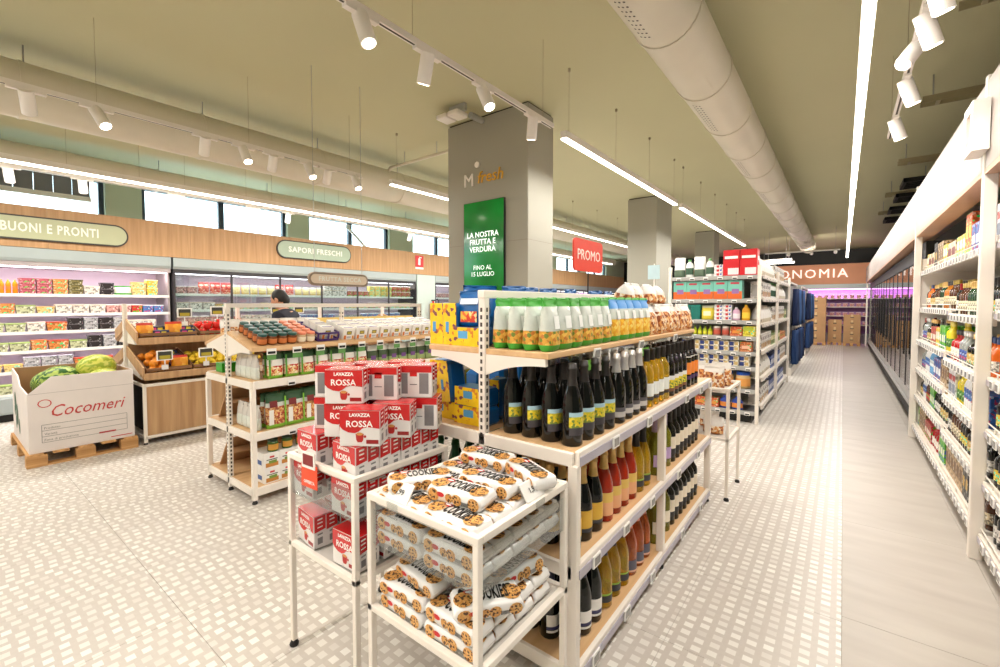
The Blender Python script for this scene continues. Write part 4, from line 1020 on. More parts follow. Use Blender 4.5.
# ================================================================== PRODUCE STAND
PS = thing('produce_stand', 'oak and white steel produce stand with two sloping tiers', 'produce stand')
PX, PFx, PY0, PY1 = -6.52, -5.84, 1.40, 5.0
for y in (PY0, 2.6, 3.8, PY1):
    upright(PS, PX, y, 0, 1.50, .045, .04, None)
    for x in (PFx - .015, -7.18): mk('cabinet_post', MB().bbox(x - .015, x + .015, y - .015, y + .015, .02, .64, .002), WHITE_STEEL, PS); foot(PS, x, y)
for x in (PFx - .015, -7.18):
    mk('cabinet_rail', MB().bbox(x - .015, x + .015, PY0, PY1, .615, .645, .002), WHITE_STEEL, PS); mk('cabinet_rail', MB().bbox(x - .015, x + .015, PY0, PY1, .06, .09, .002), WHITE_STEEL, PS)
for y in (PY0, PY1): mk('cabinet_rail', MB().bbox(-7.18, PFx - .015, y - .014, y + .014, .615, .643, .002), WHITE_STEEL, PS); mk('cabinet_rail', MB().bbox(-7.18, PFx - .015, y - .014, y + .014, .06, .088, .002), WHITE_STEEL, PS)
for y in (PY0, 2.6, 3.8): mk('door_panel', B(PFx - .02, PFx - .008, y + .018, y + 1.18, .092, .613), SHELFWOODX, PS); mk('door_panel', B(-7.187, -7.175, y + .018, y + 1.18, .092, .613), SHELFWOODX, PS)
mk('end_panel', B(-7.16, PFx - .03, PY0 + .05, PY0 + .06, .09, .61), BLACKP, PS)
mk('back_board', B(PX - .012, PX + .012, PY0 + .02, PY1, .66, 1.2), SHELFWOODX, PS)
def tier(x0, z0, x1, z1, nm):
    """sloping board from the spine (x0,z0) to the front (x1,z1) with a front lip and ends"""
    s = 1 if x1 > x0 else -1
    pts = [(x0, z0), (x1, z1), (x1, z1 - .02), (x0, z0 - .02)]
    p = mk(nm, MB().prism(pts if s < 0 else pts[::-1], 'Y', PY0 + .01, PY1), SHELFWOODX, PS)
    mk('front_lip', MB().bbox(x1 - .008, x1 + .008, PY0 + .01, PY1, z1 - .02, z1 + .055, .003), SHELFWOODX, p)
    e = [(x0, z0), (x1, z1), (x1, z1 + .12), (x0, z0 + .12)]
    for y in (PY0 + .005, PY1): mk('end_cheek', MB().prism(e if s < 0 else e[::-1], 'Y', y - .008, y + .008), SHELFWOODX, p)
    for y in (PY0 + .02, 2.6, 3.8): mk('bracket', MB().prism([(x0, z0 - .02), (x1 - s * .1, z1 - .02), (x0, z0 - .16)][::s], 'Y', y - .01, y + .01), WHITE_STEEL, p)
tier(PX + .03, .90, -5.88, .70, 'lower_tier'); tier(PX + .03, 1.21, -6.08, 1.07, 'upper_tier')
tier(PX - .03, .90, -7.16, .70, 'rear_lower_tier'); tier(PX - .03, 1.21, -6.96, 1.07, 'rear_upper_tier')
def crate(y0, y1, x0, z0, x1, z1, label):
    t = thing('fruit_crate', label, 'crate', (x1 - .02, y0, 0)); L = y1 - y0
    a = math.atan2(z0 - z1, x1 - x0)
    def X(u): return -u * math.cos(a)
    def Z(u): return z1 + u * math.sin(a)
    d = math.hypot(x1 - x0, z0 - z1) - .04
    cr = wood_mat('crate_slat', (120, 84, 56), (158, 116, 80), 'Y', 1.5, .8)
    mk('crate_floor', MB().prism([(0, Z(0) + .004), (X(d), Z(d) + .004), (X(d), Z(d) + .012), (0, Z(0) + .012)], 'Y', 0, L), cr, t)
    for q in (.0, .045): 
        mk('slat', B(-.004, .006, 0, L, Z(0) + .01 + q, Z(0) + .045 + q), cr, t)
        for y in (0, L): mk('slat', MB().prism([(0, Z(0) + .012 + q), (X(d), Z(d) + .012 + q), (X(d), Z(d) + .045 + q), (0, Z(0) + .045 + q)], 'Y', y - .004, y + .004), cr, t)
    return (x1 - .02, a, Z)
def fruit(rx, ry, rz, m, n=10): return MB().ball((0, 0, rz), rx, ry, rz, n, 7).mesh('fruit', m)
ORG = mat('orange_peel', (232, 140, 30), .4, var=.15, scale=30); LEM = mat('lemon_peel', (240, 206, 50), .4, var=.12, scale=30); REDF = mat('red_pepper_skin', (206, 34, 24), .2, var=.2, scale=12)
TOM = mat('tomato_skin', (214, 60, 30), .25, var=.2); BRW = mat('date_brown', (86, 46, 30), .5)
STEM = mat('stem_green', (70, 110, 40), .6)
def fruit_kind(name, cat, desc, me, r, stem=False):
    parts = [('fruit_body', me, [])]
    if stem: parts.append(('stem', MB().tube((0, 0, r * 1.9), (.004, 0, r * 2.5), .005, 5).mesh('stem', STEM), []))
    return Kind(name, cat, desc, parts, r * 2, r * 2, r * 2)
KO = fruit_kind('orange', 'orange', 'orange', fruit(.042, .042, .041, ORG), .041)
KL = fruit_kind('lemon', 'lemon', 'yellow lemon', MB().ball((0, 0, .033), .045, .033, .033, 10, 7).mesh('fruit', LEM), .036)
KP = fruit_kind('red_pepper', 'pepper', 'glossy red pepper', MB().lathe([(0, 0), (.025, .004), (.036, .03), (.042, .065), (.03, .082), (.006, .076)], 9).mesh('fruit', REDF), .040, True)
KT = fruit_kind('tomato', 'tomato', 'red tomato', fruit(.036, .036, .031, TOM), .033, True)
NET = bag('fruit_net', 'net bag', 'net bag of golden oranges', .16, .10, .16, [(.85, spots_mat('net_oranges', [(236, 160, 30), (226, 140, 20), (240, 180, 60)], 22, bump=.8)), (1, P(206, 60, 40))], seed=41)
SNP = box_pack('fruit_punnet', 'punnet', 'dark blue fruit punnet with bright print', .15, .11, .075, P(30, 50, 92), [('f', .1, .2, .4, .8, P(226, 70, 150)), ('f', .5, .3, .8, .8, P(226, 206, 60)), ('t', .1, .1, .5, .5, P(60, 150, 190)), ('t', .5, .4, .9, .9, P(230, 210, 70)), ('t', .1, .6, .45, .9, P(226, 60, 140))])
def fill(K, cr, ny, nr, y0, dy, dr, where, z0=.014, rz=None, jit=.012):
    x1, a, Z = cr
    k = 0
    for j in range(nr):
        for i in range(ny):
            u = .05 + j * dr; y = y0 + i * dy + (dy / 2 if j % 2 else 0) + rnd.uniform(-jit, jit)
            put(K, (x1 - u * math.cos(a), y, Z(u) + z0 + (rnd.uniform(0, .02) if nr > 1 else 0)), rnd.uniform(0, 6) if rz is None else rz, '%s, %s row, %s' % (where, ['front', 'second', 'third', 'fourth', 'fifth'][j], ['leftmost', 'second', 'third', 'fourth', 'fifth', 'sixth', 'seventh', 'eighth', 'ninth', 'tenth', 'eleventh', 'twelfth', 'thirteenth', 'fourteenth'][i]), rx=a * .0)
U = (PX + .06, 1.20, -6.10, 1.085); Lw = (PX + .06, .89, -5.90, .712)
c1 = crate(1.44, 1.86, *Lw, 'wooden crate of oranges and nets on the lower produce tier')
fill(KO, c1, 2, 5, 1.50, .095, .09, 'in near lower produce crate'); fill(KO, c1, 2, 4, 1.52, .09, .09, 'heaped in near lower produce crate', .075)
put(NET, (c1[0] - .08, 1.765, c1[2](.08) + .02), R90, 'in the near lower produce crate')
for i in range(3): put(SNP, (c1[0] - .22 - i * .12, 1.765, c1[2](.22 + i * .12) + .02), R90, 'in near lower crate, %s from front' % ['first', 'second', 'third'][i])
c2 = crate(1.88, 2.70, *Lw, 'wooden crate of lemons on the lower produce tier')
fill(KL, c2, 9, 5, 1.93, .082, .085, 'in lower lemon crate'); fill(KL, c2, 7, 3, 1.99, .085, .09, 'heaped in lower lemon crate', .065)
c3 = crate(2.74, 3.4, *Lw, 'wooden crate of tomatoes on the lower produce tier')
fill(KT, c3, 7, 4, 2.78, .085, .085, 'in lower tomato crate')
c4 = crate(1.44, 1.98, *U, 'wooden crate of bright packs on the upper produce tier')
put(NET, (c4[0] - .07, 1.50, c4[2](.07) + .02), R90 + .2, 'at the near end of the upper crate')
for i, (y, u) in enumerate(((1.64, .07), (1.64, .20), (1.90, .07), (1.92, .20))): put(SNP, (c4[0] - u, y, c4[2](u) + .02), R90, 'in upper crate, %s' % ['front left', 'back left', 'front right', 'back right'][i])
put(NET, (c4[0] - .09, 1.775, c4[2](.09) + .02), R90 - .2, 'in the middle of the upper crate')
c5 = crate(2.02, 2.70, *U, 'wooden crate of red peppers on the upper produce tier')
fill(KP, c5, 7, 4, 2.06, .09, .085, 'in upper pepper crate'); fill(KP, c5, 5, 2, 2.12, .09, .09, 'heaped in upper pepper crate', .08)
c6 = crate(2.74, 3.5, *U, 'wooden crate of blue punnets on the upper produce tier')
for i in range(4): put(SNP, (c6[0] - .10, 2.82 + i * .18, c6[2](.1) + .02), R90, 'in far upper crate, %s from left' % ['first', 'second', 'third', 'fourth'][i])
c7 = crate(3.55, 4.9, *U, 'long wooden crate of tomatoes at the far upper tier')
fill(KT, c7, 14, 3, 3.62, .09, .09, 'in far upper crate')
def price_stand(x, y, z, lab):
    t = thing('price_stand', lab, 'price card', (x, y, z), (0, 0, R90))
    mk('foot_clip', B(-.03, .03, -.006, .006, 0, .05), mat('clip_clear', (226, 226, 226), .3), t); mk('stem', MB().tube((0, 0, .05), (0, 0, .1), .006, 6), mat('clip_clear'), t)
    c = mk('card', MB().bbox(-.075, .075, -.006, .006, .10, .21, .003), TAGW, t)
    mk('card_face', B(-.062, .062, -.0075, -.006, .112, .198), P(60, 60, 56), c); mk('card_picture', B(-.05, .05, -.0085, -.0075, .116, .155), P(176, 160, 50), c)
for x, y, z, l in ((-5.90, 1.60, .78, 'near lower orange crate'), (-5.90, 2.0, .78, 'lower lemon crate'), (-6.24, 1.90, 1.24, 'upper crate of bright packs'), (-6.24, 2.25, 1.26, 'red peppers crate'), (-6.22, 2.98, 1.27, 'blue punnets crate'), (-6.22, 3.30, 1.27, 'far end of the blue punnets')):
    price_stand(x, y, z, 'white framed price card standing at the ' + l)

# ================================================================== WATERMELON BOX
PL = thing('pallet', 'pine pallet under the watermelon box', 'pallet', (0, 0, 0))
px0, px1, py0, py1 = -7.03, -5.82, .52, 1.33
bl_ = MB().bbox(-.05, .05, -.07, .07, 0, .085, .003).mesh('block', PINE)
for x in (px0 + .05, (px0 + px1) / 2, px1 - .05):
    for y in (py0 + .07, (py0 + py1) / 2, py1 - .07): ob('block', bl_, PL, (x, y, .016))
for x in (px0 + .05, (px0 + px1) / 2, px1 - .05): mk('bottom_board', MB().bbox(x - .05, x + .05, py0, py1, 0, .016, .002), PINE, PL)
for i in range(5): 
    y = py0 + .06 + i * (py1 - py0 - .12) / 4; mk('deck_board', MB().bbox(px0, px1, y - .055, y + .055, .101, .119, .002), wood_mat('pallet_pine_x', (176, 126, 74), (212, 166, 110), 'X', 1.3, .7), PL)
WB = thing('watermelon_box', 'white cardboard bin lettered Cocomeri standing on a pallet', 'cardboard box', (0, 0, .119))
CW = mat('white_card', (224, 216, 212), .7, var=.04); BX0, BX1, BY0, BY1 = -6.98, -5.86, .545, 1.31
bw = .012
zt = .55; zf = .70
side = [(BY0, 0), (BY1, 0), (BY1, zf), (BY0 + .16, zf), (BY0, zt)]
fp = mk('front_wall', MB().prism(side, 'X', BX1 - bw, BX1), CW, WB)
mk('fold_line', B(BX1, BX1 + .001, BY0 + .005, BY1, zt - .002, zt + .002), P(180, 172, 168), fp)
mk('back_wall', MB().prism([(BY0, 0), (BY1, 0), (BY1, zf), (BY0, zf)], 'X', BX0, BX0 + bw), CW, WB)
lw = mk('left_wall', MB().prism([(BX0 + bw, 0), (BX1 - bw, 0), (BX1 - bw, zt), (-6.4, zt + .02), (-6.55, zf - .04), (BX0 + bw, zf)], 'Y', BY0, BY0 + bw), CW, WB)
mk('right_wall', MB().prism([(BX0 + bw, 0), (BX1 - bw, 0), (BX1 - bw, zf), (BX0 + bw, zf)], 'Y', BY1 - bw, BY1), CW, WB)
mk('lining', B(BX0 + bw, BX0 + bw + .004, BY0 + bw, BY1 - bw, .3, zf), CARD, WB); mk('lining', B(BX0 + .02, BX1 - bw, BY1 - bw - .004, BY1 - bw, .3, zf), CARD, WB)
mk('box_floor', B(BX0 + bw, BX1 - bw, BY0 + bw, BY1 - bw, 0, .01), CARD, WB)
RI = P(196, 62, 62)
try:
    ob('lettering', text_mesh('Cocomeri', .155, RI, shear=.35, sx=.85, ext=.0006), fp, (BX1 + .0015, .95, .37), (0, 0, R90))
except Exception as ex: print(ex)
GI = P(140, 138, 134)
m = MB(); e = BX1 + .0012
def hl(y0, y1, z, t=.002): m.quad((e, y0, z - t), (e, y1, z - t), (e, y1, z + t), (e, y0, z + t))
def vl(y, z0, z1, t=.002): m.quad((e, y - t, z0), (e, y + t, z0), (e, y + t, z1), (e, y - t, z1))
for z in (.255, .20, .145, .09): hl(.63, 1.25, z)
vl(.63, .09, .255); vl(1.25, .09, .255)
mk('form_lines', m, GI, fp)
for s, y, z in (('Prodotto', .70, .222), ('Varietà', .69, .167), ('Zona di produzione', .76, .112)): ob('lettering', text_mesh(s, .03, GI, ext=.0004), fp, (BX1 + .0013, y, z), (0, 0, R90))
m = MB()
for i in range(16):
    a, b = 2 * PI * i / 16, 2 * PI * (i + 1) / 16
    m.add([(BX1 + .0012, .655 + r * 1.25 * math.cos(q), .455 + r * math.sin(q)) for q, r in ((a, .038), (b, .038), (b, .031), (a, .031))], [(0, 1, 2, 3)])
mk('round_mark', m, RI, fp); mk('small_print', B(BX1, BX1 + .0012, 1.03, 1.16, .085, .10), RI, fp); mk('small_print', B(BX1, BX1 + .0012, 1.12, 1.29, .028, .036), RI, fp)
m = MB()
for x, z, r in ((-6.75, .38, .09), (-6.62, .26, .10), (-6.48, .16, .07), (-6.7, .17, .06), (-6.8, .28, .05)): m.disc((x, BY0 - .0012, z), r, (1, 0, 0), (0, 0, 1), 14, 0, .8, 1.1)
mk('leaf_print', m, P(60, 100, 74), lw)
MM = melon_mat('melon_rind', (44, 92, 34), (168, 190, 92)); MY = melon_mat('melon_rind_yellow', (150, 170, 40), (206, 206, 90))
mel = [(-6.07, .745, .60, .165, .135, .25, MM, 'striped watermelon at the left corner of the box'), (-6.32, .83, .73, .165, .14, -.3, MM, 'dark striped watermelon in the middle of the box'), (-6.30, 1.105, .82, .17, .145, .25, MY, 'large pale watermelon at the right of the box'), (-6.02, 1.11, .70, .165, .135, .1, MY, 'yellowish watermelon just above the front edge'), (-6.66, .80, .66, .17, .14, .6, MM, 'striped watermelon at the back left of the box'), (-6.70, 1.10, .68, .17, .14, 1.2, MM, 'striped watermelon at the back right of the box'), (-6.55, .95, .40, .18, .14, 0, MM, 'lower striped watermelon buried at back'), (-6.1, 1.05, .42, .18, .14, .1, MM, 'lower striped watermelon buried at front')]
for x, y, z, a, b, rz, m_, l in mel:
    t = thing('watermelon', l, 'watermelon', (x, y, z), (0, 0, rz + R90))
    mk('rind', MB().ball((0, 0, 0), a, b, b, 18, 12), m_, t); mk('stem', MB().tube((a * .98, 0, .0), (a * 1.08, .01, .02), .008, 6), STEM, t)

# ================================================================== LEFT WALL CABINETS
FX = -8.31
band = thing('oak_fascia', 'long oak-veneer fascia above the wall cabinets', 'fascia', (FX, -.6, 2.23))
for i in range(13): mk('panel', MB().bbox(-.03, 0, i * 1.62 + .001, i * 1.62 + 1.619, 0, .53, .001), BAND, band)
mk('top_deck', B(-.75, -.03, 0, 21, .0, .02), mat('deck_grey', (150, 150, 140), .6), band)
CAN = mat('canopy_metal', (160, 170, 170), .4, .1, var=.04); FBK = mat('cabinet_back', (206, 188, 200), .5, var=.04); FSH = mat('cabinet_shelf', (150, 140, 150), .4, var=.04); FDK = mat('cabinet_dark', (52, 50, 52), .4)
FRS = (0.34, .62, .88, 1.13, 1.365, 1.625)
def wall_cabinet(y0, y1, label, light, doors, levels, tagged=True, n=None):
    t = thing('wall_cabinet', label, 'refrigerated cabinet')
    mk('back_panel', B(-9.02, -8.98, y0, y1, .12, 2.0), FBK, t)
    mk('canopy', MB().prism([(-9.02, 2.05), (FX - .02, 2.05), (FX, 2.09), (FX, 2.225), (-9.02, 2.225)][::-1], 'Y', y0, y1), CAN, t)
    mk('canopy_underside', B(-9.02, FX - .03, y0, y1, 1.99, 2.05), FDK if doors else mat('canopy_under', (170, 160, 160), .4), t)
    mk('base', MB().prism([(-9.02, .1), (FX - .02, .1), (FX, .13), (FX, .30), (FX - .05, .33), (-9.02, .33)][::-1], 'Y', y0, y1), CAN, t)
    mk('kick_plate', B(-9.0, FX - .08, y0, y1, 0, .1), BLACKP, t)
    for z in levels:
        xf = FX - .10 if z > .5 else FX - .05
        s = mk('shelf', B(-8.98, xf, y0 + .01, y1 - .01, z - .025, z), FSH, t); mk('price_strip', B(xf, xf + .006, y0 + .01, y1 - .01, z - .028, z + .012), TAGW, s)
        if tagged:
            y = y0 + .1
            while y < y1 - .1: mk_tag(s, (xf + .009, y, z - .026)); y += .2
    for y in (y0 + .012, y1 - .012): mk('end_upright', B(-8.98, FX - (.02 if doors else .1), y - .012, y + .012, .12, 2.05), FDK if doors else mat('canopy_under'), t)
    if doors:
        k = int(round((y1 - y0) / .9)); w = (y1 - y0) / k
        for i in range(k):
            a = y0 + i * w; d = mk('glass_door', B(FX - .012, FX - .006, a + .012, a + w - .012, .34, 1.985), PANE, t)
            mk('door_frame', MB().box(FX - .02, FX, a + .001, a + .016, .33, 2.0).box(FX - .02, FX, a + w - .016, a + w - .001, .33, 2.0).box(FX - .02, FX, a, a + w, 1.985, 2.0), FDK, d)
    lamp = mk('cabinet_lamp', B(FX - .16, FX - .10, y0 + .03, y1 - .03, 1.978, 1.99), emit_mat('cabinet_glow', (255, 236, 244), 6), t)
    area('cabinet_light', (FX - .12, (y0 + y1) / 2, 1.97), .06, y1 - y0 - .1, FRIDGE_W * (y1 - y0), (1, .9, .95), t, (0, math.radians(30), 0))
    for z in levels[1:]: area('shelf_light', (FX - .125, (y0 + y1) / 2, z - .03), .03, y1 - y0 - .1, FRIDGE_W * .45 * (y1 - y0), (1, .88, .94), t, (0, math.radians(40), 0))
    return t
SMT = MB().box(-.03, .03, -.001, .001, 0, .03).mesh('price_tag', TAGW)
def mk_tag(s, loc): ob('price_tag', SMT, s, loc, (0, 0, R90))
wall_cabinet(-1.6, 2.37, 'open wall cabinet of ready meals, lit pinkish, at far left', True, False, FRS)
wall_cabinet(2.40, 7.40, 'glass-door wall cabinet under the SAPORI FRESCHI sign', True, True, (.62, .92, 1.17, 1.40, 1.66))
wall_cabinet(8.05, 20.0, 'far wall cabinet beyond the extinguisher pillar', True, True, (.62, .92, 1.17, 1.40, 1.66), False)
# packs for the cabinets
def tray(desc, base, top, w=.16, d=.12, h=.05): return tub(desc.split()[-2] + '_' + desc.split()[-1], 'food pack', desc, w, d, h, base, top)
T = {
 'fuchsia': tray('pink fruit tray', P2(196, 96, 110), P(150, 40, 60), .15, .12, .07), 'orange': tray('orange fruit tray', P2(226, 150, 80), P(206, 110, 50), .15, .12, .07),
 'olive': tray('olive antipasto tray', P2(130, 120, 70), P(70, 70, 40), .15, .12, .07), 'white': tray('white sandwich tray', P2(232, 222, 212), P(226, 206, 186), .17, .12, .13),
 'black': tray('black meal tray', P2(40, 34, 38), P(90, 84, 90), .15, .12, .09), 'cream': tray('cream pasta tray', P2(230, 200, 130), P(222, 180, 90), .17, .12, .10),
 'salad': tray('leafy salad bowl', P2(196, 200, 160), P(150, 176, 90), .18, .12, .12), 'pizza': tray('round pizza tray', P2(214, 130, 60), P(190, 70, 40), .2, .12, .13),
 'grey': tray('grey meat tray', P2(186, 186, 190), P(150, 150, 156), .15, .12, .09), 'blue': tray('blue cheese pack', P2(70, 120, 190), P(220, 226, 234), .13, .1, .12),
 'red': tray('red salami pack', P2(200, 50, 46), P(236, 226, 220), .13, .1, .13), 'yellow': tray('yellow cheese pack', P2(236, 196, 70), P(246, 226, 150), .14, .1, .12),
 'pink': tray('pink ham pack', P2(226, 160, 156), P(240, 226, 222), .14, .1, .13)}
JUI = bottle('juice_bottle', 'bottle', 'orange juice bottle', 'water', mat('juice_orange', (238, 136, 24), .15), P(240, 150, 40), [(.1, .17, P(240, 120, 30))], .6)
GBAG = bag('salad_bag', 'bag', 'clear salad bag with green base', .2, .07, .14, [(.3, GRN), (.8, P(226, 232, 206)), (1, GRN)], seed=51)
CBAG = bag('cheese_bag', 'bag', 'golden grated-cheese bag', .13, .06, .17, [(.2, P(226, 190, 110)), (.8, P(240, 216, 150)), (1, P(236, 230, 214))], seed=52)
RBAG = bag('salami_net', 'bag', 'red netted salami pack', .16, .08, .2, [(.8, spots_mat('salami', [(206, 50, 40), (226, 110, 90), (240, 190, 170)], 40)), (1, P(206, 40, 36))], seed=53)
LBAG = bag('cured_pack', 'bag', 'lilac cured-meat pack', .12, .05, .17, [(.3, P(206, 160, 196)), (.8, P(226, 206, 226)), (1, P(150, 120, 176))], seed=54)
xa = FX - .115
def fridge_row(z, seq, y, where, x=xa):
    for K, n, st_, gap in seq:
        if isinstance(K, str): K = T[K]
        if K is None: y += n; continue
        end = 2.34 if 'left cabinet' in where else 7.37 if 'glass-door' in where else 19.9
        n = min(n, int((end - y) / (K.w + gap)))
        if n < 1: continue
        if K.h * st_ > .185 and z < 1.6: st_ = max(1, int(.185 / K.h))
        y = line(K, n, (x, y, z + .001), None, where, '+X', 1, gap, stack=st_)
fridge_row(1.625, [('white', 3, 2, .005), (JUI, 3, 1, .006), ('fuchsia', 2, 3, .005), ('orange', 1, 3, .005), ('olive', 1, 3, .005), ('white', 1, 1, .005), ('black', 1, 2, .005), (GBAG, 1, 1, .005), ('cream', 1, 2, .005), ('yellow', 2, 2, .004), ('pink', 2, 2, .004), ('blue', 1, 2, .004), ('grey', 2, 2, .004)], .05, 'left cabinet top')
fridge_row(1.365, [('cream', 2, 2, .005), ('black', 1, 2, .01), ('orange', 1, 2, .005), ('salad', 1, 1, .01), ('cream', 1, 2, .005), ('white', 3, 1, .005), ('pink', 2, 1, .004), ('red', 1, 1, .004), ('blue', 2, 1, .004), ('red', 1, 1, .004), ('yellow', 1, 1, .004)], .05, 'left cabinet second shelf')
fridge_row(1.13, [('salad', 4, 1, .01), ('white', 1, 1, .01), ('pizza', 1, 1, .01), ('black', 1, 2, .01), ('grey', 1, 2, .01), ('black', 1, 2, .01), ('grey', 1, 2, .01), ('white', 2, 1, .005), ('grey', 2, 2, .01)], .05, 'left cabinet third shelf')
fridge_row(.88, [(GBAG, 2, 1, .005), ('salad', 2, 1, .01), ('orange', 1, 2, .01), ('pizza', 1, 1, .01), ('salad', 1, 1, .01), ('black', 1, 2, .01), ('grey', 1, 2, .01), ('black', 2, 2, .01), ('grey', 3, 2, .01)], .05, 'left cabinet fourth shelf')
fridge_row(.62, [('cream', 4, 2, .01), ('grey', 3, 2, .01), ('pizza', 2, 1, .01), ('cream', 3, 1, .01)], .05, 'left cabinet fifth shelf')
fridge_row(.345, [('orange', 3, 2, .01), ('salad', 3, 1, .01), ('pizza', 2, 1, .01), ('cream', 3, 1, .01)], .05, 'left cabinet bottom', FX - .07)
fridge_row(1.66, [('pink', 2, 1, .02), (RBAG, 3, 1, .01), (CBAG, 5, 1, .02), (RBAG, 2, 1, .03), (CBAG, 4, 1, .02), ('white', 3, 2, .01), ('red', 4, 1, .01), ('yellow', 4, 2, .02), ('red', 5, 2, .01), (LBAG, 5, 1, .01), (CBAG, 6, 1, .01)], 2.46, 'glass-door cabinet top')
fridge_row(1.40, [('white', 3, 1, .02), ('cream', 4, 2, .02), ('yellow', 4, 1, .02), ('salad', 3, 1, .02), ('grey', 3, 1, .02), ('cream', 3, 1, .02), ('red', 4, 1, .02), ('yellow', 4, 1, .01), (LBAG, 7, 1, .01)], 2.46, 'glass-door cabinet second shelf')
fridge_row(1.17, [('pink', 6, 1, .02), ('white', 5, 2, .02), ('blue', 6, 1, .02), ('grey', 4, 1, .02), ('blue', 7, 1, .02)], 2.46, 'glass-door cabinet third shelf')
fridge_row(.92, [('red', 8, 1, .03), ('cream', 8, 1, .03), ('white', 8, 1, .03)], 2.46, 'glass-door cabinet fourth shelf')
for z, s in ((1.66, 'top'), (1.40, 'second'), (1.17, 'third')):
    fridge_row(z, [('pink', 8, 1, .02), ('red', 8, 1, .03), (LBAG, 9, 1, .01), ('pink', 20, 1, .02), ('white', 9, 1, .02), ('yellow', 12, 1, .03)], 8.12, s + ' shelf of far cabinet')
# pillar with extinguisher
struct(mk('trim_1', MB().bbox(-8.9, FX + .01, 7.42, 8.03, 0, 2.225, .004), mat('pillar_teal', (178, 192, 186), .6, var=.03)))
t = thing('fire_extinguisher', 'red fire extinguisher hung on the pale pillar', 'fire extinguisher', (FX + .11, 7.86, 1.05))
mk('cylinder', MB().lathe([(0, 0), (.07, 0), (.08, .02), (.08, .40), (.06, .46), (.025, .48), (.025, .52)], 14), mat('extinguisher_red', (190, 20, 22), .25), t)
mk('valve', MB().bbox(-.02, .02, -.05, .05, .52, .56, .004), BLACKP, t); mk('hose', MB().path([(.02, .04, .54), (.06, .10, .58), (.08, .12, .48), (.08, .10, .25)], .010, 6), BLACKP, t)
mk('wall_bracket', B(-.10, -.075, -.03, .03, .25, .45), GREY_STEEL, t)
t = thing('extinguisher_sign', 'small red extinguisher sign on the oak fascia', 'sign', (FX + .004, 7.50, 2.55))
mk('plate', B(0, .006, -.13, .13, -.14, .14), P(206, 34, 40), t); mk('plate_base', B(0, .0055, -.13, .13, -.19, -.142), P(236, 232, 228), t)
mk('symbol', MB().box(.006, .008, -.04, .03, -.09, .07).box(.006, .008, -.015, .005, .07, .11).box(.006, .008, .0, .07, .085, .105), P(246, 240, 236), t)
pill_sign('wall_sign', 'sage pill sign reading BUONI E PRONTI on the oak fascia', 'BUONI E PRONTI', (FX + .022, .86, 2.475), 1.98, .31, SIGNG, SFR, SIGNW, .165, txmove=.20, tsx=.66)
pill_sign('wall_sign', 'mint pill sign reading SAPORI FRESCHI on the oak fascia', 'SAPORI FRESCHI', (FX + .022, 4.78, 2.53), 1.56, .34, SIGNM, SFR, SIGNW, .14)
pill_sign('wall_sign', 'small sage pill sign farther along the oak fascia', ' ', (FX + .022, 10.6, 2.52), 1.5, .34, SIGNM, SFR, SIGNW, .14)
# column screen and logo
t = thing('digital_screen', 'green portrait screen about fruit and vegetables on the column', 'screen', (-3.30, 3.988, 2.16))
mk('bezel', B(-.30, .30, -.03, 0, -.525, .525), BLACKP, t)
def screen_mat():
    m = bpy.data.materials.new('green_screen'); m.use_nodes = True
    N = m.node_tree.nodes; L = m.node_tree.links; b = N['Principled BSDF']
    tc = N.new('ShaderNodeTexCoord'); no = N.new('ShaderNodeTexNoise'); no.inputs['Scale'].default_value = 1.6; L.new(tc.outputs['Object'], no.inputs[0])
    r = N.new('ShaderNodeValToRGB'); r.color_ramp.elements[0].color = lin((8, 74, 22)); r.color_ramp.elements[1].color = lin((16, 128, 44))
    r.color_ramp.elements[0].position = .3; r.color_ramp.elements[1].position = .7
    L.new(no.outputs['Fac'], r.inputs[0]); L.new(r.outputs[0], b.inputs['Base Color']); L.new(r.outputs[0], b.inputs['Emission Color']); b.inputs['Emission Strength'].default_value = .35
    b.inputs['Roughness'].default_value = .12
    return m
sp = mk('display', B(-.295, .295, -.033, -.030, -.52, .52), screen_mat(), t)
TXW = mat('screen_white', (236, 248, 240), .5, emit=.7)
for s, z, sz in (('LA NOSTRA', .14, .088), ('FRUTTA E', .055, .088), ('VERDURA', -.03, .088), ('FINO AL', -.24, .074), ('15 LUGLIO', -.315, .074)): ob('lettering', text_mesh(s, sz, TXW, ext=.0006, off=.001 if sz > .08 else 0), sp, (-.01, -.0345, z))
t = thing('wall_logo', 'white M and gold fresh lettering on the column', 'logo', (-3.32, 3.985, 2.96))
mk('dot', MB().disc((-.09, -.012, .16), .035, (1, 0, 0), (0, 0, 1), 16).tube((-.09, -.011, .16), (-.09, .003, .16), .035, 16), LWH, t)
ob('lettering', text_mesh('M', .21, LWH, ext=.006), t, (-.22, -.004, -.01)); ob('lettering', text_mesh('fresh', .19, mat('gold_letter', (232, 178, 66), .4), shear=.2, ext=.006), t, (.10, -.004, .0))

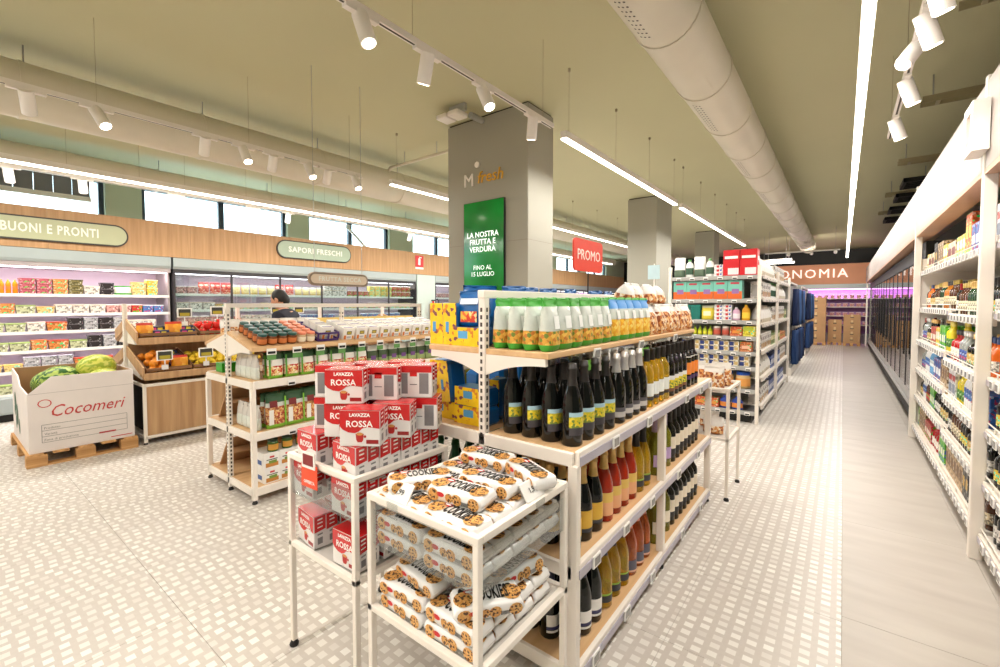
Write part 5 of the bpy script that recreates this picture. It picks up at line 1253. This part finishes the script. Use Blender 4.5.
# ================================================================== MIDDLE GONDOLA (end face and right side)
G3 = thing('household_gondola', 'tall shelving block of household goods between column and aisle', 'shelf')
GY, GX0, GX1, GYe = 6.29, -1.87, -.84, 10.1
ZL = (.15, .425, .71, .895, 1.09, 1.29, 1.56, 1.857)
DKS = mat('dark_shelf', (74, 70, 70), .5)
mk('core_panel', B(GX0, GX1 - .42, GY + .42, GY + .45, .1, 1.9), mat('gondola_grey', (150, 148, 144), .5), G3)
mk('side_panel', B(GX1 - .44, GX1 - .42, GY + .45, GYe, .1, 1.95), mat('gondola_grey'), G3)
mk('plinth', B(GX0, GX1 - .04, GY + .05, GYe, 0, .09), BLACKP, G3); mk('end_panel', B(GX0, GX1, GYe, GYe + .02, .1, 1.95), mat('gondola_grey'), G3)
for x in (GX0 - .02, GX1 + .02): mk('upright', MB().bbox(x - .02, x + .02, GY - .02, GY + .02, 0, 1.98 if x > -1 else 2.0, .003), WHITE_STEEL, G3)
for y in (GYe, GYe - 1.9): mk('upright', MB().bbox(GX1, GX1 + .04, y - .02, y + .02, 0, 2.0, .003), WHITE_STEEL, G3)
for z in ZL:
    s = shelf(G3, GX0, GX1, GY, GY + .41, z, '-Y', DKS, .045, tags=[GX0 + .1 + i * .17 for i in range(6)], tagm=TAGSM, strip=False, edge=GREY_STEEL)
for z in (.15, .52, .88, 1.24, 1.58, 1.88):
    shelf(G3, GX1 - .41, GX1, GY + .44, GYe, z, '+X', WHITE_STEEL, .05, tags=[GY + .6 + i * .3 for i in range(11)], tagm=TAGSM, strip=False)
PKN = [('nappy', 'nappy_pack'), ('detergent', 'detergent_carton'), ('wipes', 'wipes_pack'), ('snack', 'snack_carton'), ('lime', 'rice_carton'), ('checked', 'pasta_carton'), ('pink oval', 'biscuit_carton'), ('brown print', 'paper_carton'), ('blue and white', 'soap_carton'), ('tea', 'tea_carton'), ('biscuit', 'biscuit_carton'), ('panettone', 'panettone_carton'), ('gift', 'gift_carton'), ('tall orange', 'spirit_carton'), ('grey print', 'spirit_carton'), ('wine carton', 'wine_carton'), ('drink', 'drink_carton'), ('frozen', 'frozen_food_carton')]
def bx(desc, w, h, base, dec=(), d=.14, cat='box'): return box_pack(next(n for k, n in PKN if k in desc), cat, desc, w, d, h, base, dec)
TEAL = P(120, 196, 180); OR2 = P(222, 104, 40)
NAPPY = bx('teal and orange nappy pack', .165, .24, TEAL, [('f', 0, 0, 1, .42, OR2), ('f', .3, .3, .8, .55, P(150, 110, 170)), ('f', .2, .8, .8, .9, P(206, 60, 80))])
REDB = bx('tall red detergent carton', .19, .33, mat('carton_red', (204, 24, 36), .35), [('f', .1, .66, .9, .76, P(246, 240, 240)), ('f', .3, .05, .95, .3, P(230, 226, 230)), ('f', .0, .64, 1, .65, P(120, 10, 20)), ('r', .2, .6, .9, .75, P(246, 240, 240))], .2)
DET = flask('detergent_bottle', 'bottle', 'white and green detergent bottle', .1, .07, .24, P(232, 234, 230), P(90, 160, 90), P(60, 90, 70))
TPK = bag('tissue_pack', 'pack', 'white tissue pack with green print', .14, .1, .27, [(.4, P(90, 110, 90)), (1, P(236, 236, 232))], seed=61)
TEAB = tub('wipes_tub', 'tub', 'stack of teal tubs', .12, .12, .20, P(20, 120, 110), P(30, 140, 126))
YBAG = bag('yellow_pack', 'pack', 'yellow sponge pack', .15, .09, .19, [(.2, P(226, 206, 60)), (.8, P(240, 220, 70)), (1, P(226, 226, 200))], seed=62, decals=[(.2, .3, .8, .6, P(240, 236, 200))])
WPK = bx('white wipes pack with colour spots', .10, .05, P2(236, 234, 234), [('f', .3, .2, .6, .8, P(206, 60, 60)), ('f', .7, .3, .9, .7, P(90, 100, 190))])
PKB = flask('lotion_bottle', 'bottle', 'pink lotion bottle', .09, .06, .17, P(214, 170, 200), P(236, 226, 236), P(236, 226, 236))
YLB = flask('lotion_bottle', 'bottle', 'golden soap bottle', .09, .06, .20, P(226, 160, 20), P(240, 190, 40), P(246, 210, 70))
OWB = flask('lotion_bottle', 'bottle', 'orange and white cleaner bottle', .1, .06, .20, P(226, 80, 30), P(160, 40, 30), P(236, 240, 244))
LIM = bottle('small_bottle', 'bottle', 'lime green small bottle', 'squat', mat('lime', (170, 190, 40), .2), P(90, 120, 30), [(.03, .1, P(226, 220, 60))], .55)
PNK = jar('small_jar', 'jar', 'pinkish sauce jar', .045, .12, P(190, 130, 120), P(236, 232, 226), P(206, 90, 70))
ORBX = bx('orange snack carton', .14, .12, P2(206, 84, 34), [('f', .2, .3, .8, .6, P(226, 150, 60))])
YLBX = bx('yellow and lime carton', .13, .13, P2(226, 210, 40), [('f', .1, .55, .9, .9, P(176, 190, 50))])
BLW = bx('white and blue checked carton', .11, .065, P2(236, 226, 200), [('f', 0, .1, .45, .9, P(40, 60, 130)), ('f', .55, .2, .9, .8, P(206, 176, 110))])
ORW = bx('orange carton with pink oval', .13, .13, P2(206, 110, 50), [('f', .15, .3, .85, .6, P(240, 190, 160))])
BLJ = jar('big_jar', 'jar', 'large jar with blue lid', .085, .21, P(226, 190, 130), P(30, 80, 180), P(230, 160, 80))
BLT = flask('tin', 'tin', 'blue tin with orange label', .13, .1, .16, P(40, 70, 160), P(60, 90, 190), P(226, 140, 60))
yf = GY + .012
def grow(z, seq, where):
    x = GX0 + .02
    for K, n, st_, gap in seq:
        if K is None: x += n; continue
        n = min(n, int((GX1 - .004 - x) / (K.w + gap)))
        if n < 1: continue
        x = line(K, n, (x, yf, z + .001), None, where, '-Y', 1, gap, stack=st_)
grow(1.857, [(TPK, 1, 1, .01), (DET, 1, 1, .005), (TPK, 1, 1, .01), (DET, 1, 1, .005), (WPK, 1, 3, .005), (REDB, 2, 1, .004)], 'top household shelf')
grow(1.56, [(NAPPY, 6, 1, .003)], 'second household shelf')
grow(1.29, [(None, .1, 0, 0), (TEAB, 2, 1, .01), (YBAG, 1, 1, .01), (WPK, 2, 4, .005), (PKB, 1, 1, .02), (YLB, 1, 1, .01), (OWB, 1, 1, .01)], 'third household shelf')
grow(1.09, [(LIM, 8, 1, .004), (PNK, 2, 1, .01), (ORBX, 1, 1, .01), (YLBX, 1, 1, .01)], 'fourth household shelf')
grow(.895, [(BLW, 7, 2, .008), (ORW, 1, 1, .005)], 'fifth household shelf')
grow(.71, [(BLW, 8, 2, .008)], 'sixth household shelf')
grow(.425, [(BLJ, 5, 1, .02)], 'seventh household shelf')
grow(.15, [(ORBX, 4, 1, .01), (BLT, 3, 1, .008)], 'bottom household shelf')
WHB = bx('white carton with brown print', .16, .22, P2(232, 226, 218), [('f', .1, .1, .9, .4, P(190, 150, 100)), ('f', .1, .6, .6, .75, P(120, 110, 106)), ('l', .1, .1, .9, .8, P(206, 200, 194))])
PAP = bag('paper_pack', 'pack', 'pale paper pack', .2, .14, .24, [(.3, P(206, 196, 176)), (.8, P(236, 232, 226)), (1, P(226, 220, 210))], seed=65)
BLP = bx('blue and white carton', .12, .18, P2(70, 90, 160), [('f', .1, .3, .9, .7, P(232, 232, 236))])
GNP = bx('green tea carton', .12, .17, P2(110, 140, 60), [('f', .1, .4, .9, .8, P(236, 226, 180))])
for z, seq in ((1.88, [(PAP, 6, .02), (WHB, 8, .01)]), (1.58, [(WHB, 5, .01), (DET, 8, .01), (PAP, 6, .02)]), (1.24, [(PAP, 5, .02), (WHB, 10, .01), (GNP, 5, .01)]), (.88, [(WHB, 6, .01), (GNP, 9, .01), (ORBX, 6, .01)]), (.52, [(PAP, 5, .02), (BLP, 9, .01), (WHB, 6, .01)]), (.15, [(WHB, 5, .01), (BLP, 16, .01)])):
    y = GY + .5
    for K, n, g in seq:
        n = min(n, int((GYe - .03 - y) / (K.w + g)))
        if n < 1: continue
        y = line(K, n, (GX1 - .01, y, z + .001), None, 'aisle side of household gondola, %s' % {1.88: 'top', 1.58: 'second', 1.24: 'third', .88: 'fourth', .52: 'fifth', .15: 'bottom'}[z], '+X', 1, g)
# small hanging price boards left of the end face
t = thing('info_board', 'small pale blue info boards on a white rod beside household shelves', 'info board', (-2.06, GY - .16, 0))
mk('rod', MB().tube((0, 0, 0), (0, 0, 2.05), .008, 6), WHITE_STEEL, t); mk('rod_base', MB().lathe([(0, 0), (.12, 0), (.12, .012), (0, .016)], 16), WHITE_STEEL, t)
for z in (1.84, 1.52): mk('board', B(-.08, .08, -.02, -.008, z, z + .19), P(176, 200, 206), t)

# garments hanging on the shelving farther back
def denim(name, rgb): return mat(name, rgb, .8, var=.25, scale=6, bump=.3)
def garment(x, y, ztop, L, label, m, w=.42):
    t = thing('hanging_garment', label, 'garment', (x, y, ztop - L))
    mb = MB(); n = 18; rows = 8; V = []
    for j in range(rows + 1):
        k = j / rows; ww = w * (.30 + .70 * min(1, (1 - k) * 3.0 + .05)) ; z = k * L
        for i in range(n):
            a = 2 * PI * i / n; rr = 1 + .30 * math.sin(a * 6 + j * .5) * (1 - k * .7)
            V.append((math.cos(a) * .06 * rr, math.sin(a) * ww / 2 * rr, z))
    mb.add(V, [(j * n + i, j * n + (i + 1) % n, (j + 1) * n + (i + 1) % n, (j + 1) * n + i) for j in range(rows) for i in range(n)] + [tuple(range(n - 1, -1, -1)), tuple(range(rows * n, rows * n + n))], 0, True)
    mk('cloth', mb, m, t); mk('hanger_hook', MB().tube((0, 0, L), (0, 0, L + .06), .006, 6).tube((0, 0, L + .06), (-.12, 0, L + .06), .006, 6), GREY_STEEL, t)
for k, (ya, lab) in enumerate(((11.0, 'nearer'), (15.4, 'farther'))):
    t = thing('garment_rack', lab + ' white shelving end hung with blue denim beyond household goods', 'rack', (-.95, ya, 0))
    for y in (0, 2.6): mk('upright', MB().bbox(-.02, .02, y - .02, y + .02, 0, 2.0, .003), WHITE_STEEL, t)
    mk('back_panel', B(-.04, -.02, 0, 2.6, .1, 2.0), mat('gondola_grey'), t); mk('base', B(-.04, .12, 0, 2.6, .0, .16), WHITE_STEEL, t); mk('top_rail', B(-.02, .02, 0, 2.6, 1.96, 2.0), WHITE_STEEL, t)
    for i, y in enumerate((.4, 1.0, 1.6, 2.2)): garment(-.80, ya + y, 1.82, .78, '%s upper blue denim garment on the %s rack' % (['first', 'second', 'third', 'fourth'][i], lab), denim('denim_dark', (16, 36, 78)) if i % 2 == 0 else denim('denim_pale', (54, 92, 146)), .4)
    for i, y in enumerate((.4, 1.0, 1.6, 2.2)): garment(-.80, ya + y, .94, .72, '%s lower blue denim garment on the %s rack' % (['first', 'second', 'third', 'fourth'][i], lab), denim('denim_dark', (16, 36, 78)) if i % 2 else denim('denim_mid', (30, 62, 112)), .4)

# ================================================================== FAR WALL
t = thing('copper_sign', 'copper-coloured fascia with white GASTRONOMIA letters on the far wall', 'sign', (0, YF - .35, 2.28))
pn = mk('panel', B(-6.0, XR - .05, -.05, 0, 0, .80), mat('copper_panel', (238, 164, 124), .5, var=.08, scale=2), t)
ob('lettering', text_mesh('GASTRONOMIA', .50, mat('letter_white', (250, 236, 226), .5, emit=.6), ext=.02, space=1.2), pn, (-1.92, -.06, .42))
CAB2 = thing('meat_cabinet', 'far wall cabinet glowing purple under the copper sign', 'refrigerated cabinet', (0, YF - .9, 0))
mk('back', B(-6, XR - .05, .75, .8, .1, 2.1), mat('purple_back', (176, 130, 190), .5), CAB2); mk('canopy', B(-6, XR - .05, 0, .8, 2.08, 2.27), CAN, CAB2); mk('base', B(-6, XR - .05, 0, .8, 0, .35), CAN, CAB2)
for z in (.7, 1.05, 1.4, 1.72): mk('shelf', B(-6, XR - .05, .12, .75, z - .03, z), WHITE_STEEL, CAB2)
mk('cabinet_lamp', B(-5.9, XR - .1, .1, .16, 2.05, 2.08), emit_mat('purple_glow', (236, 150, 240), 5), CAB2)
area('cabinet_light', (-1.8, .2, 2.0), 8, .1, 55, (.95, .5, 1.0), CAB2, (math.radians(30), 0, 0))
for z in (.7, 1.05, 1.4, 1.72):
    line(T['pink'], 20, (-2.6, YF - .75, z + .001), None, 'shelf at height %s of far purple cabinet' % {.7: 'knee', 1.05: 'hip', 1.4: 'chest', 1.72: 'head'}[z], '-Y', 1, .06)
def carton(x, y, z, w, d, h, label, m=CARD):
    t = thing('shipping_carton', label, 'cardboard box', (x, y, z))
    mk('box_body', MB().bbox(-w / 2, w / 2, -d / 2, d / 2, 0, h, .006), m, t); mk('tape', MB().box(-.03, .03, -d / 2 - .001, -d / 2, h * .6, h).box(-.03, .03, -d / 2, d / 2, h, h + .001), P(206, 176, 130), t); mk('hand_hole', B(-.05, .05, -d / 2 - .0015, -d / 2, h * .45, h * .6), SLOT, t)
def stack(x, y, n, w, d, h, lab, m=CARD):
    b = thing('pallet', 'pallet under ' + lab, 'pallet', (x, y, 0))
    for q in (-w / 2 + .05, 0, w / 2 - .05): mk('block', B(q - .05, q + .05, -d / 2, d / 2, 0, .09), PINE, b)
    mk('deck', B(-w / 2, w / 2, -d / 2, d / 2, .09, .11), PINE, b)
    for i in range(n): carton(x, y, .111 + i * (h + .002), w * .96, d * .96, h, 'brown carton %s in %s' % (['at the bottom', 'second from bottom', 'third from bottom', 'fourth from bottom', 'fifth from bottom', 'sixth from bottom', 'seventh from bottom'][i], lab), m)
stack(-.78, 20.2, 6, .62, .5, .27, 'the tall far carton stack')
stack(-.22, 20.6, 3, .42, .4, .27, 'the low far carton stack')
stack(.27, 20.4, 5, .5, .45, .20, 'the far stack near the freezers')
stack(-1.4, 20.7, 4, .4, .4, .25, 'the leftmost far stack', P(206, 196, 190))

# ================================================================== RIGHT BOTTLE SHELVES
RS = thing('bottle_shelving', 'tall white bottle shelving along the right side of the aisle', 'shelf')
RX = .665; RD = 1.12; RY0, RYm, RY1 = 2.2, 3.75, 6.78
mk('back_panel', B(RD, RD + .02, RY0, RY1, .05, 1.95), mat('shelf_back', (176, 174, 168), .6), RS)
for y in (RY0, RYm, RY1): mk('upright', MB().bbox(RX - .045, RX + .015, y - .025, y + .025, .0, 2.8, .004), WHITE_STEEL, RS); mk('upright_foot', B(RX - .04, RX + .01, y - .02, y + .02, 0, .012), RUBBER, RS)
mk('end_panel', B(RX + .015, RD, RY1, RY1 + .02, .05, 2.0), WHITE_STEEL, RS)
mk('plinth', B(RX + .1, RD, RY0, RY1, 0, .09), mat('plinth_grey', (120, 112, 106), .6), RS)
BAYS = [(RY0 + .03, RYm - .03, (.16, .47, .78, 1.08, 1.46, 1.86)), (RYm + .03, 5.12, (.16, .47, .76, 1.06, 1.42, 1.86)), (5.13, RY1 - .03, (.16, .50, .80, 1.11, 1.46, 1.86))]
for a, b, zs in BAYS:
    for z in zs:
        xf = RX if z < 1.2 else RX + .02
        if z < .3: xf = RX - .01
        s = shelf(RS, xf + .022, RD, a, b, z, '-X', WHITE_STEEL, .05, tags=[a + .07 + i * .115 for i in range(int((b - a) / .115))], tagm=TAGM, strip=True)
        mk('guard_rail', MB().tube((xf + .012, a, z + .035), (xf + .012, b, z + .035), .004, 6), WHITE_STEEL, s)
        for q in range(int((b - a) / .33) + 1): mk('guard_post', MB().tube((xf + .012, a + .01 + q * .33, z), (xf + .012, a + .01 + q * .33, z + .035), .004, 6), WHITE_STEEL, s)
FA = thing('white_fascia', 'pale washed-wood fascia above the right shelving', 'fascia', (RX - .02, 2.0, 2.27))
FW = wood_mat('washed_wood', (168, 157, 150), (184, 174, 168), 'Y', .35)
for i in range(8): mk('panel', MB().bbox(-.02, 0, i * 2.3 + .001, i * 2.3 + 2.299, 0, .5, .002), FW, FA)
mk('lower_edge', B(-.02, .12, 0, 18.4, -.03, 0), mat('edge_tan', (206, 160, 130), .5), FA)
mk('support_post', B(.0, .04, 18.3, 18.4, -2.26, 0), WHITE_STEEL, FA)
t = thing('fascia_letter', 'thick white frame-shaped letter on the right fascia', 'letter', (RX - .045, 3.62, 2.36))
mk('letter_side', MB().box(-.07, 0, 0, .05, 0, .28).box(-.07, 0, .17, .22, 0, .28).box(-.07, 0, .05, .17, 0, .05).box(-.07, 0, .05, .17, .23, .28), LAMPW, t)
mk('letter_core', B(-.02, 0, .05, .17, .05, .23), mat('edge_tan'), t)
# products on the right
def RB(desc, shape, g, c, bands, s=1.0): return bottle(next(n for k, n in (('vinegar', 'vinegar_bottle'), ('oil', 'oil_bottle'), ('water', 'water_bottle'), ('milky', 'milk_bottle'), ('beer', 'beer_bottle'), ('wine', 'wine_bottle'), ('green', 'cordial_bottle'), ('', 'liquor_bottle')) if k in desc), 'bottle', desc, shape, g, c, bands, s, 10)
rb = {
 'amaro': RB('dark amaro bottle with cream label', 'spirit', G_BROWN, P(180, 150, 60), [(.04, .12, P2(236, 222, 190, 90))], .86),
 'whisky': RB('amber whisky bottle', 'spirit', gl('glass_amber', (186, 110, 30)), F_BLACK, [(.04, .13, P2(226, 206, 160, 90))], .86),
 'gin': RB('clear gin bottle with blue label', 'spirit', G_CLEAR, F_SILVER, [(.04, .12, P2(70, 100, 180, 90))], .86),
 'orange': RB('orange aperitif bottle', 'spirit', gl('glass_aperitif', (232, 110, 30)), P(30, 60, 120), [(.05, .12, P2(240, 236, 226, 90))], .86),
 'limon': RB('yellow limoncello bottle', 'spirit', gl('glass_limon', (226, 206, 50)), P(226, 206, 90), [(.04, .12, P2(90, 150, 60, 90))], .86),
 'dark': RB('black vinegar bottle with white label', 'wine', G_BLACK, P(160, 30, 30), [(.05, .14, P2(232, 228, 222, 90))], .77),
 'oil': RB('golden oil bottle', 'wine', gl('glass_oil', (206, 176, 30)), P(60, 100, 40), [(.05, .14, P2(240, 226, 120, 90))], .77),
 'green': RB('green glass bottle with gold cap', 'wine', MATS['glass_bottle_green'], F_GOLD, [(.05, .13, P2(226, 220, 190, 90))], .77),
 'water': RB('blue water bottle', 'water', mat('pet_blue', (110, 170, 220), .1), P(30, 80, 180), [(.12, .2, P2(232, 240, 246, 90))], .76),
 'white': RB('white milky bottle', 'water', P(232, 232, 232), P(60, 110, 180), [(.1, .2, P2(70, 120, 190, 90))], .75),
 'beer': RB('brown beer bottle', 'beer', G_BROWN, F_GOLD, [(.04, .1, P2(206, 40, 40, 90))]),
 'red': RB('red bitter bottle', 'squat', gl('glass_bitter', (176, 24, 30)), P(30, 30, 30), [(.03, .1, P2(240, 230, 220, 90))]),
 'squat': RB('dark squat liqueur bottle', 'squat', G_BLACK, F_GOLD, [(.03, .1, P2(206, 170, 90, 90))]),
 'label': RB('dark wine bottle with yellow label', 'wine', G_BLACK, F_BLACK, [(.05, .13, P2(236, 206, 70, 90))], .77),
}
rk = {
 'choc': bx('yellow biscuit carton', .1, .17, P2(236, 190, 50), [('l', .1, .4, .9, .8, P(240, 236, 220)), ('f', .1, .4, .9, .8, P(240, 236, 220))], .1),
 'panett': bx('cream panettone carton', .17, .16, P2(226, 206, 170), [('f', .1, .3, .9, .7, P(120, 40, 40))], .16),
 'blackb': bx('black gift carton', .09, .24, P2(30, 28, 30), [('f', .2, .3, .8, .6, P(206, 170, 90))], .09),
 'blueb': bx('blue gift carton', .12, .2, P2(40, 90, 170), [('f', .1, .3, .9, .6, P(236, 236, 240))], .1),
 'orangeb': bx('tall orange carton', .09, .30, P2(232, 96, 30), [('f', .2, .4, .8, .7, P(246, 210, 90))], .09),
 'printb': bx('white carton with grey print', .13, .23, P2(226, 226, 230), [('f', .1, .2, .9, .5, P(120, 130, 150)), ('f', .1, .6, .9, .8, P(180, 60, 60))], .12),
 'beige': bx('beige wine carton', .10, .22, P2(190, 160, 120), [('f', .15, .3, .85, .7, P(120, 86, 60))], .12),
 'redj': bx('red drink carton', .09, .17, P2(190, 40, 56), [('f', .1, .3, .9, .6, P(240, 220, 210))], .09),
 'greenj': bx('bright green drink carton', .08, .2, P2(90, 180, 40), [('f', .1, .3, .9, .6, P(236, 240, 210))], .09)}
def rrow(bay, lvl, seq):
    a, b, zs = BAYS[bay]; z = zs[lvl]; y = a + .01
    xf = (RX if z < 1.2 else RX + .02) + .03
    wh = '%s-bay %s shelf' % (['nearest', 'middle', 'farther'][bay], ['bottom', 'second', 'third', 'fourth', 'fifth', 'top'][lvl])
    i = 0
    while y < b - .06:
        k, n = seq[i % len(seq)]; K = rb.get(k) or rk[k]
        n = min(n, int((b - .01 - y) / (K.w + .006)))
        if n < 1: break
        y = line(K, n, (xf, y, z + .001), None, wh, '-X', 2, .006); i += 1
rrow(2, 5, [('panett', 2), ('choc', 2), ('beige', 3), ('blackb', 2), ('panett', 2), ('choc', 3)])
rrow(2, 4, [('amaro', 3), ('whisky', 3), ('green', 3), ('amaro', 3), ('squat', 3), ('orange', 2)])
rrow(2, 3, [('limon', 2), ('greenj', 3), ('choc', 2), ('redj', 3), ('squat', 3), ('gin', 3), ('dark', 2)])
rrow(2, 2, [('beige', 3), ('blueb', 3), ('water', 4), ('white', 4), ('gin', 4)])
rrow(2, 1, [('squat', 3), ('dark', 4), ('greenj', 3), ('beer', 4), ('white', 3)])
rrow(2, 0, [('greenj', 3), ('red', 4), ('redj', 4), ('beige', 7)])
rrow(1, 5, [('printb', 4), ('blueb', 2), ('orangeb', 2), ('choc', 3), ('printb', 3)])
rrow(1, 4, [('dark', 2), ('label', 2), ('squat', 3), ('green', 4), ('amaro', 4)])
rrow(1, 3, [('orange', 3), ('water', 2), ('squat', 3), ('gin', 3), ('red', 3)])
rrow(1, 2, [('blueb', 2), ('beige', 2), ('white', 4), ('limon', 3), ('printb', 2)])
rrow(1, 1, [('dark', 4), ('squat', 3), ('label', 3), ('amaro', 4)])
rrow(1, 0, [('amaro', 3), ('label', 3), ('blackb', 2), ('beige', 6)])
rrow(0, 5, [('redj', 4), ('printb', 5), ('blueb', 4)])
rrow(0, 4, [('dark', 5), ('gin', 4), ('whisky', 6)])
rrow(0, 3, [('oil', 7), ('limon', 6), ('green', 5)])
rrow(0, 2, [('label', 5), ('oil', 6), ('amaro', 5)])
rrow(0, 1, [('label', 6), ('dark', 5), ('green', 5)])
rrow(0, 0, [('dark', 4), ('greenj', 5), ('beer', 8)])

# ================================================================== GLASS-DOOR FREEZERS
FZ = thing('freezer_row', 'row of glass-door freezers beyond the right bottle shelving', 'freezer')
fy0, fy1, fx = 6.85, 19.6, .72
mk('base', MB().bbox(fx, fx + .75, fy0, fy1, .08, .36, .01), mat('freezer_grey', (196, 196, 194), .3, .2), FZ); mk('kick_plate', B(fx + .06, fx + .7, fy0, fy1, 0, .08), BLACKP, FZ)
mk('bumper', B(fx - .03, fx, fy0, fy1, .10, .20), BLACKP, FZ); mk('bumper_rail', B(fx - .035, fx - .005, fy0, fy1, .22, .245), GREY_STEEL, FZ)
mk('back_panel', B(fx + .72, fx + .75, fy0, fy1, .36, 2.1), mat('freezer_back', (60, 56, 56), .5), FZ); mk('top_box', B(fx, fx + .75, fy0, fy1, 2.02, 2.2), BLACKP, FZ)
nd = 16; dw = (fy1 - fy0) / nd
mk('goods_shelf', B(fx + .12, fx + .72, fy0, fy1, .82, .84), GREY_STEEL, FZ); mk('goods_shelf', B(fx + .12, fx + .72, fy0, fy1, 1.25, 1.27), GREY_STEEL, FZ)
fd = MB().box(0, .012, .02, dw - .02, .36, 2.0).mesh('glass_door', PANE)
ff = MB().box(-.006, .03, 0, .022, .36, 2.02).box(-.006, .03, dw - .022, dw, .36, 2.02).mesh('door_frame', FDK); fh = MB().tube((-.03, dw - .06, .8), (-.03, dw - .06, 1.6), .010, 6).mesh('door_handle', BLACKP)
for i in range(nd):
    d = ob('glass_door', fd, FZ, (fx, fy0 + i * dw, 0)); ob('door_frame', ff, d); ob('door_handle', fh, d)
FZP = {'a': bx('brown frozen-food carton', .3, .3, P(150, 110, 80), [('f', .1, .3, .9, .7, P(206, 180, 140))], .2), 'b': bx('black frozen-food carton', .3, .3, P(30, 30, 34), [('f', .2, .2, .8, .6, P(120, 90, 70))], .2)}
for z, nm, k in ((.365, 'lower', 'a'), (.845, 'middle', 'b'), (1.275, 'upper', 'b')): line(FZP[k], 38, (fx + .16, fy0 + .1, z), None, nm + ' level of freezers', '-X', 1, .03)

# ================================================================== SHOPPER
def skin(name, verts, edges, radii, m, parent, sub=2):
    me = bpy.data.meshes.new(name); me.from_pydata(verts, edges, []); me.materials.append(m)
    o = ob(name, me, parent)
    md = o.modifiers.new('skin', 'SKIN'); md.use_smooth_shade = True
    for i, r in enumerate(radii):
        sv = me.skin_vertices[0].data[i]; sv.radius = r if isinstance(r, tuple) else (r, r); sv.use_root = (i == 0)
    s = o.modifiers.new('smooth', 'SUBSURF'); s.levels = sub; s.render_levels = sub
    return o
def shopper(loc, rz):
    t = thing('person', 'dark-haired person in a navy shirt beside the produce stand', 'person', loc, (0, 0, rz))
    SK = mat('skin', (206, 150, 120), .5, var=.06); NV = mat('navy_shirt', (28, 30, 46), .8, var=.15, scale=14); TR = mat('dark_trousers', (40, 40, 46), .8); HR = mat('dark_hair', (22, 18, 18), .55, var=.3, scale=30)
    # body faces -Y; slightly stooped over the produce
    V = [(0, 0, .92), (0, .01, 1.08), (0, .0, 1.24), (0, -.02, 1.36), (0, -.05, 1.44), (0, -.075, 1.50), (.17, -.02, 1.36), (.235, -.04, 1.12), (.21, -.24, 1.04), (.20, -.32, 1.05), (-.17, -.02, 1.36), (-.235, -.04, 1.12), (-.21, -.24, 1.04), (-.20, -.32, 1.05), (.095, 0, .86), (.105, -.02, .48), (.11, .02, .09), (-.095, 0, .86), (-.105, -.02, .48), (-.11, .02, .09), (.11, -.12, .045), (-.11, -.12, .045)]
    E_ = [(0, 1), (1, 2), (2, 3), (3, 4), (4, 5), (3, 6), (6, 7), (7, 8), (8, 9), (3, 10), (10, 11), (11, 12), (12, 13), (0, 14), (14, 15), (15, 16), (0, 17), (17, 18), (18, 19), (16, 20), (19, 21)]
    Rr = [(.13, .10), (.13, .10), (.14, .10), (.12, .085), (.05, .05), .05, .055, .042, .034, .028, .055, .042, .034, .028, .085, .058, .04, .085, .058, .04, .032, .032]
    skin('body', V, E_, Rr, SK, t)
    k = 1.13
    sh = [0, 1, 2, 3, 4, 6, 7, 10, 11]; rem = {a: i for i, a in enumerate(sh)}
    skin('shirt', [V[i] for i in sh], [(rem[a], rem[b]) for a, b in E_ if a in rem and b in rem], [(.095, .08) if i == 4 else (tuple(q * k for q in Rr[i]) if isinstance(Rr[i], tuple) else Rr[i] * 1.35) for i in sh], NV, t)
    tr = [0, 14, 15, 16, 17, 18, 19]; rem = {a: i for i, a in enumerate(tr)}
    skin('trousers', [V[i] for i in tr], [(rem[a], rem[b]) for a, b in E_ if a in rem and b in rem], [tuple(q * 1.1 for q in Rr[i]) if isinstance(Rr[i], tuple) else Rr[i] * 1.2 for i in tr], TR, t)
    # head: egg with nose, ears, eyes, mouth; tilted forward
    h = ob('head', None, t, (0, -.10, 1.555), (math.radians(18), 0, 0))
    b = MB(); b.ball((0, 0, 0), .076, .092, .112, 16, 12); b.ball((0, -.03, -.05), .055, .055, .06, 12, 8); b.prism([(-.105, -.02), (-.088, -.028), (-.088, .025)], 'X', -.012, .012)
    for s in (-1, 1): b.ball((s * .078, .008, -.01), .012, .022, .032, 8, 6)
    mk('face', b, SK, h)
    eb = MB()
    for s in (-1, 1): eb.ball((s * .03, -.082, .008), .012, .008, .007, 8, 6)
    mk('eyes', eb, INK, h); mk('mouth', MB().ball((0, -.083, -.055), .022, .006, .006, 8, 6), P(150, 80, 74), h)
    hb = MB(); hb.ball((0, .018, .022), .086, .092, .102, 16, 12); hb.ball((0, .075, -.02), .06, .05, .07, 10, 8)
    mk('hair', hb, HR, h)
    for s in (-1, 1):
        hd = MB(); hd.ball((s * .20, -.36, 1.05), .036, .045, .016, 10, 6)
        for f in range(4):
            x = s * .20 + (-.027 + f * .018); ln = (.05, .062, .066, .055)[f]
            hd.tube((x, -.385, 1.05), (x, -.385 - ln * .55, 1.045), .0085, 7); hd.tube((x, -.385 - ln * .55, 1.045), (x, -.385 - ln, 1.025), .0078, 7)
        hd.tube((s * .20 - s * .03, -.35, 1.05), (s * .20 - s * .055, -.385, 1.04), .0095, 7, 0, .008)
        mk('hand', hd, SK, t)
        sb = MB(); sb.bbox(s * .11 - .045, s * .11 + .045, -.17, .08, 0, .025, .01); sb.ball((s * .11, -.10, .035), .043, .07, .04, 12, 8); sb.ball((s * .11, .02, .05), .042, .06, .05, 12, 8)
        mk('shoe', sb, RUBBER, t)
    return t
shopper((-5.32, 2.68, 0), -.95)
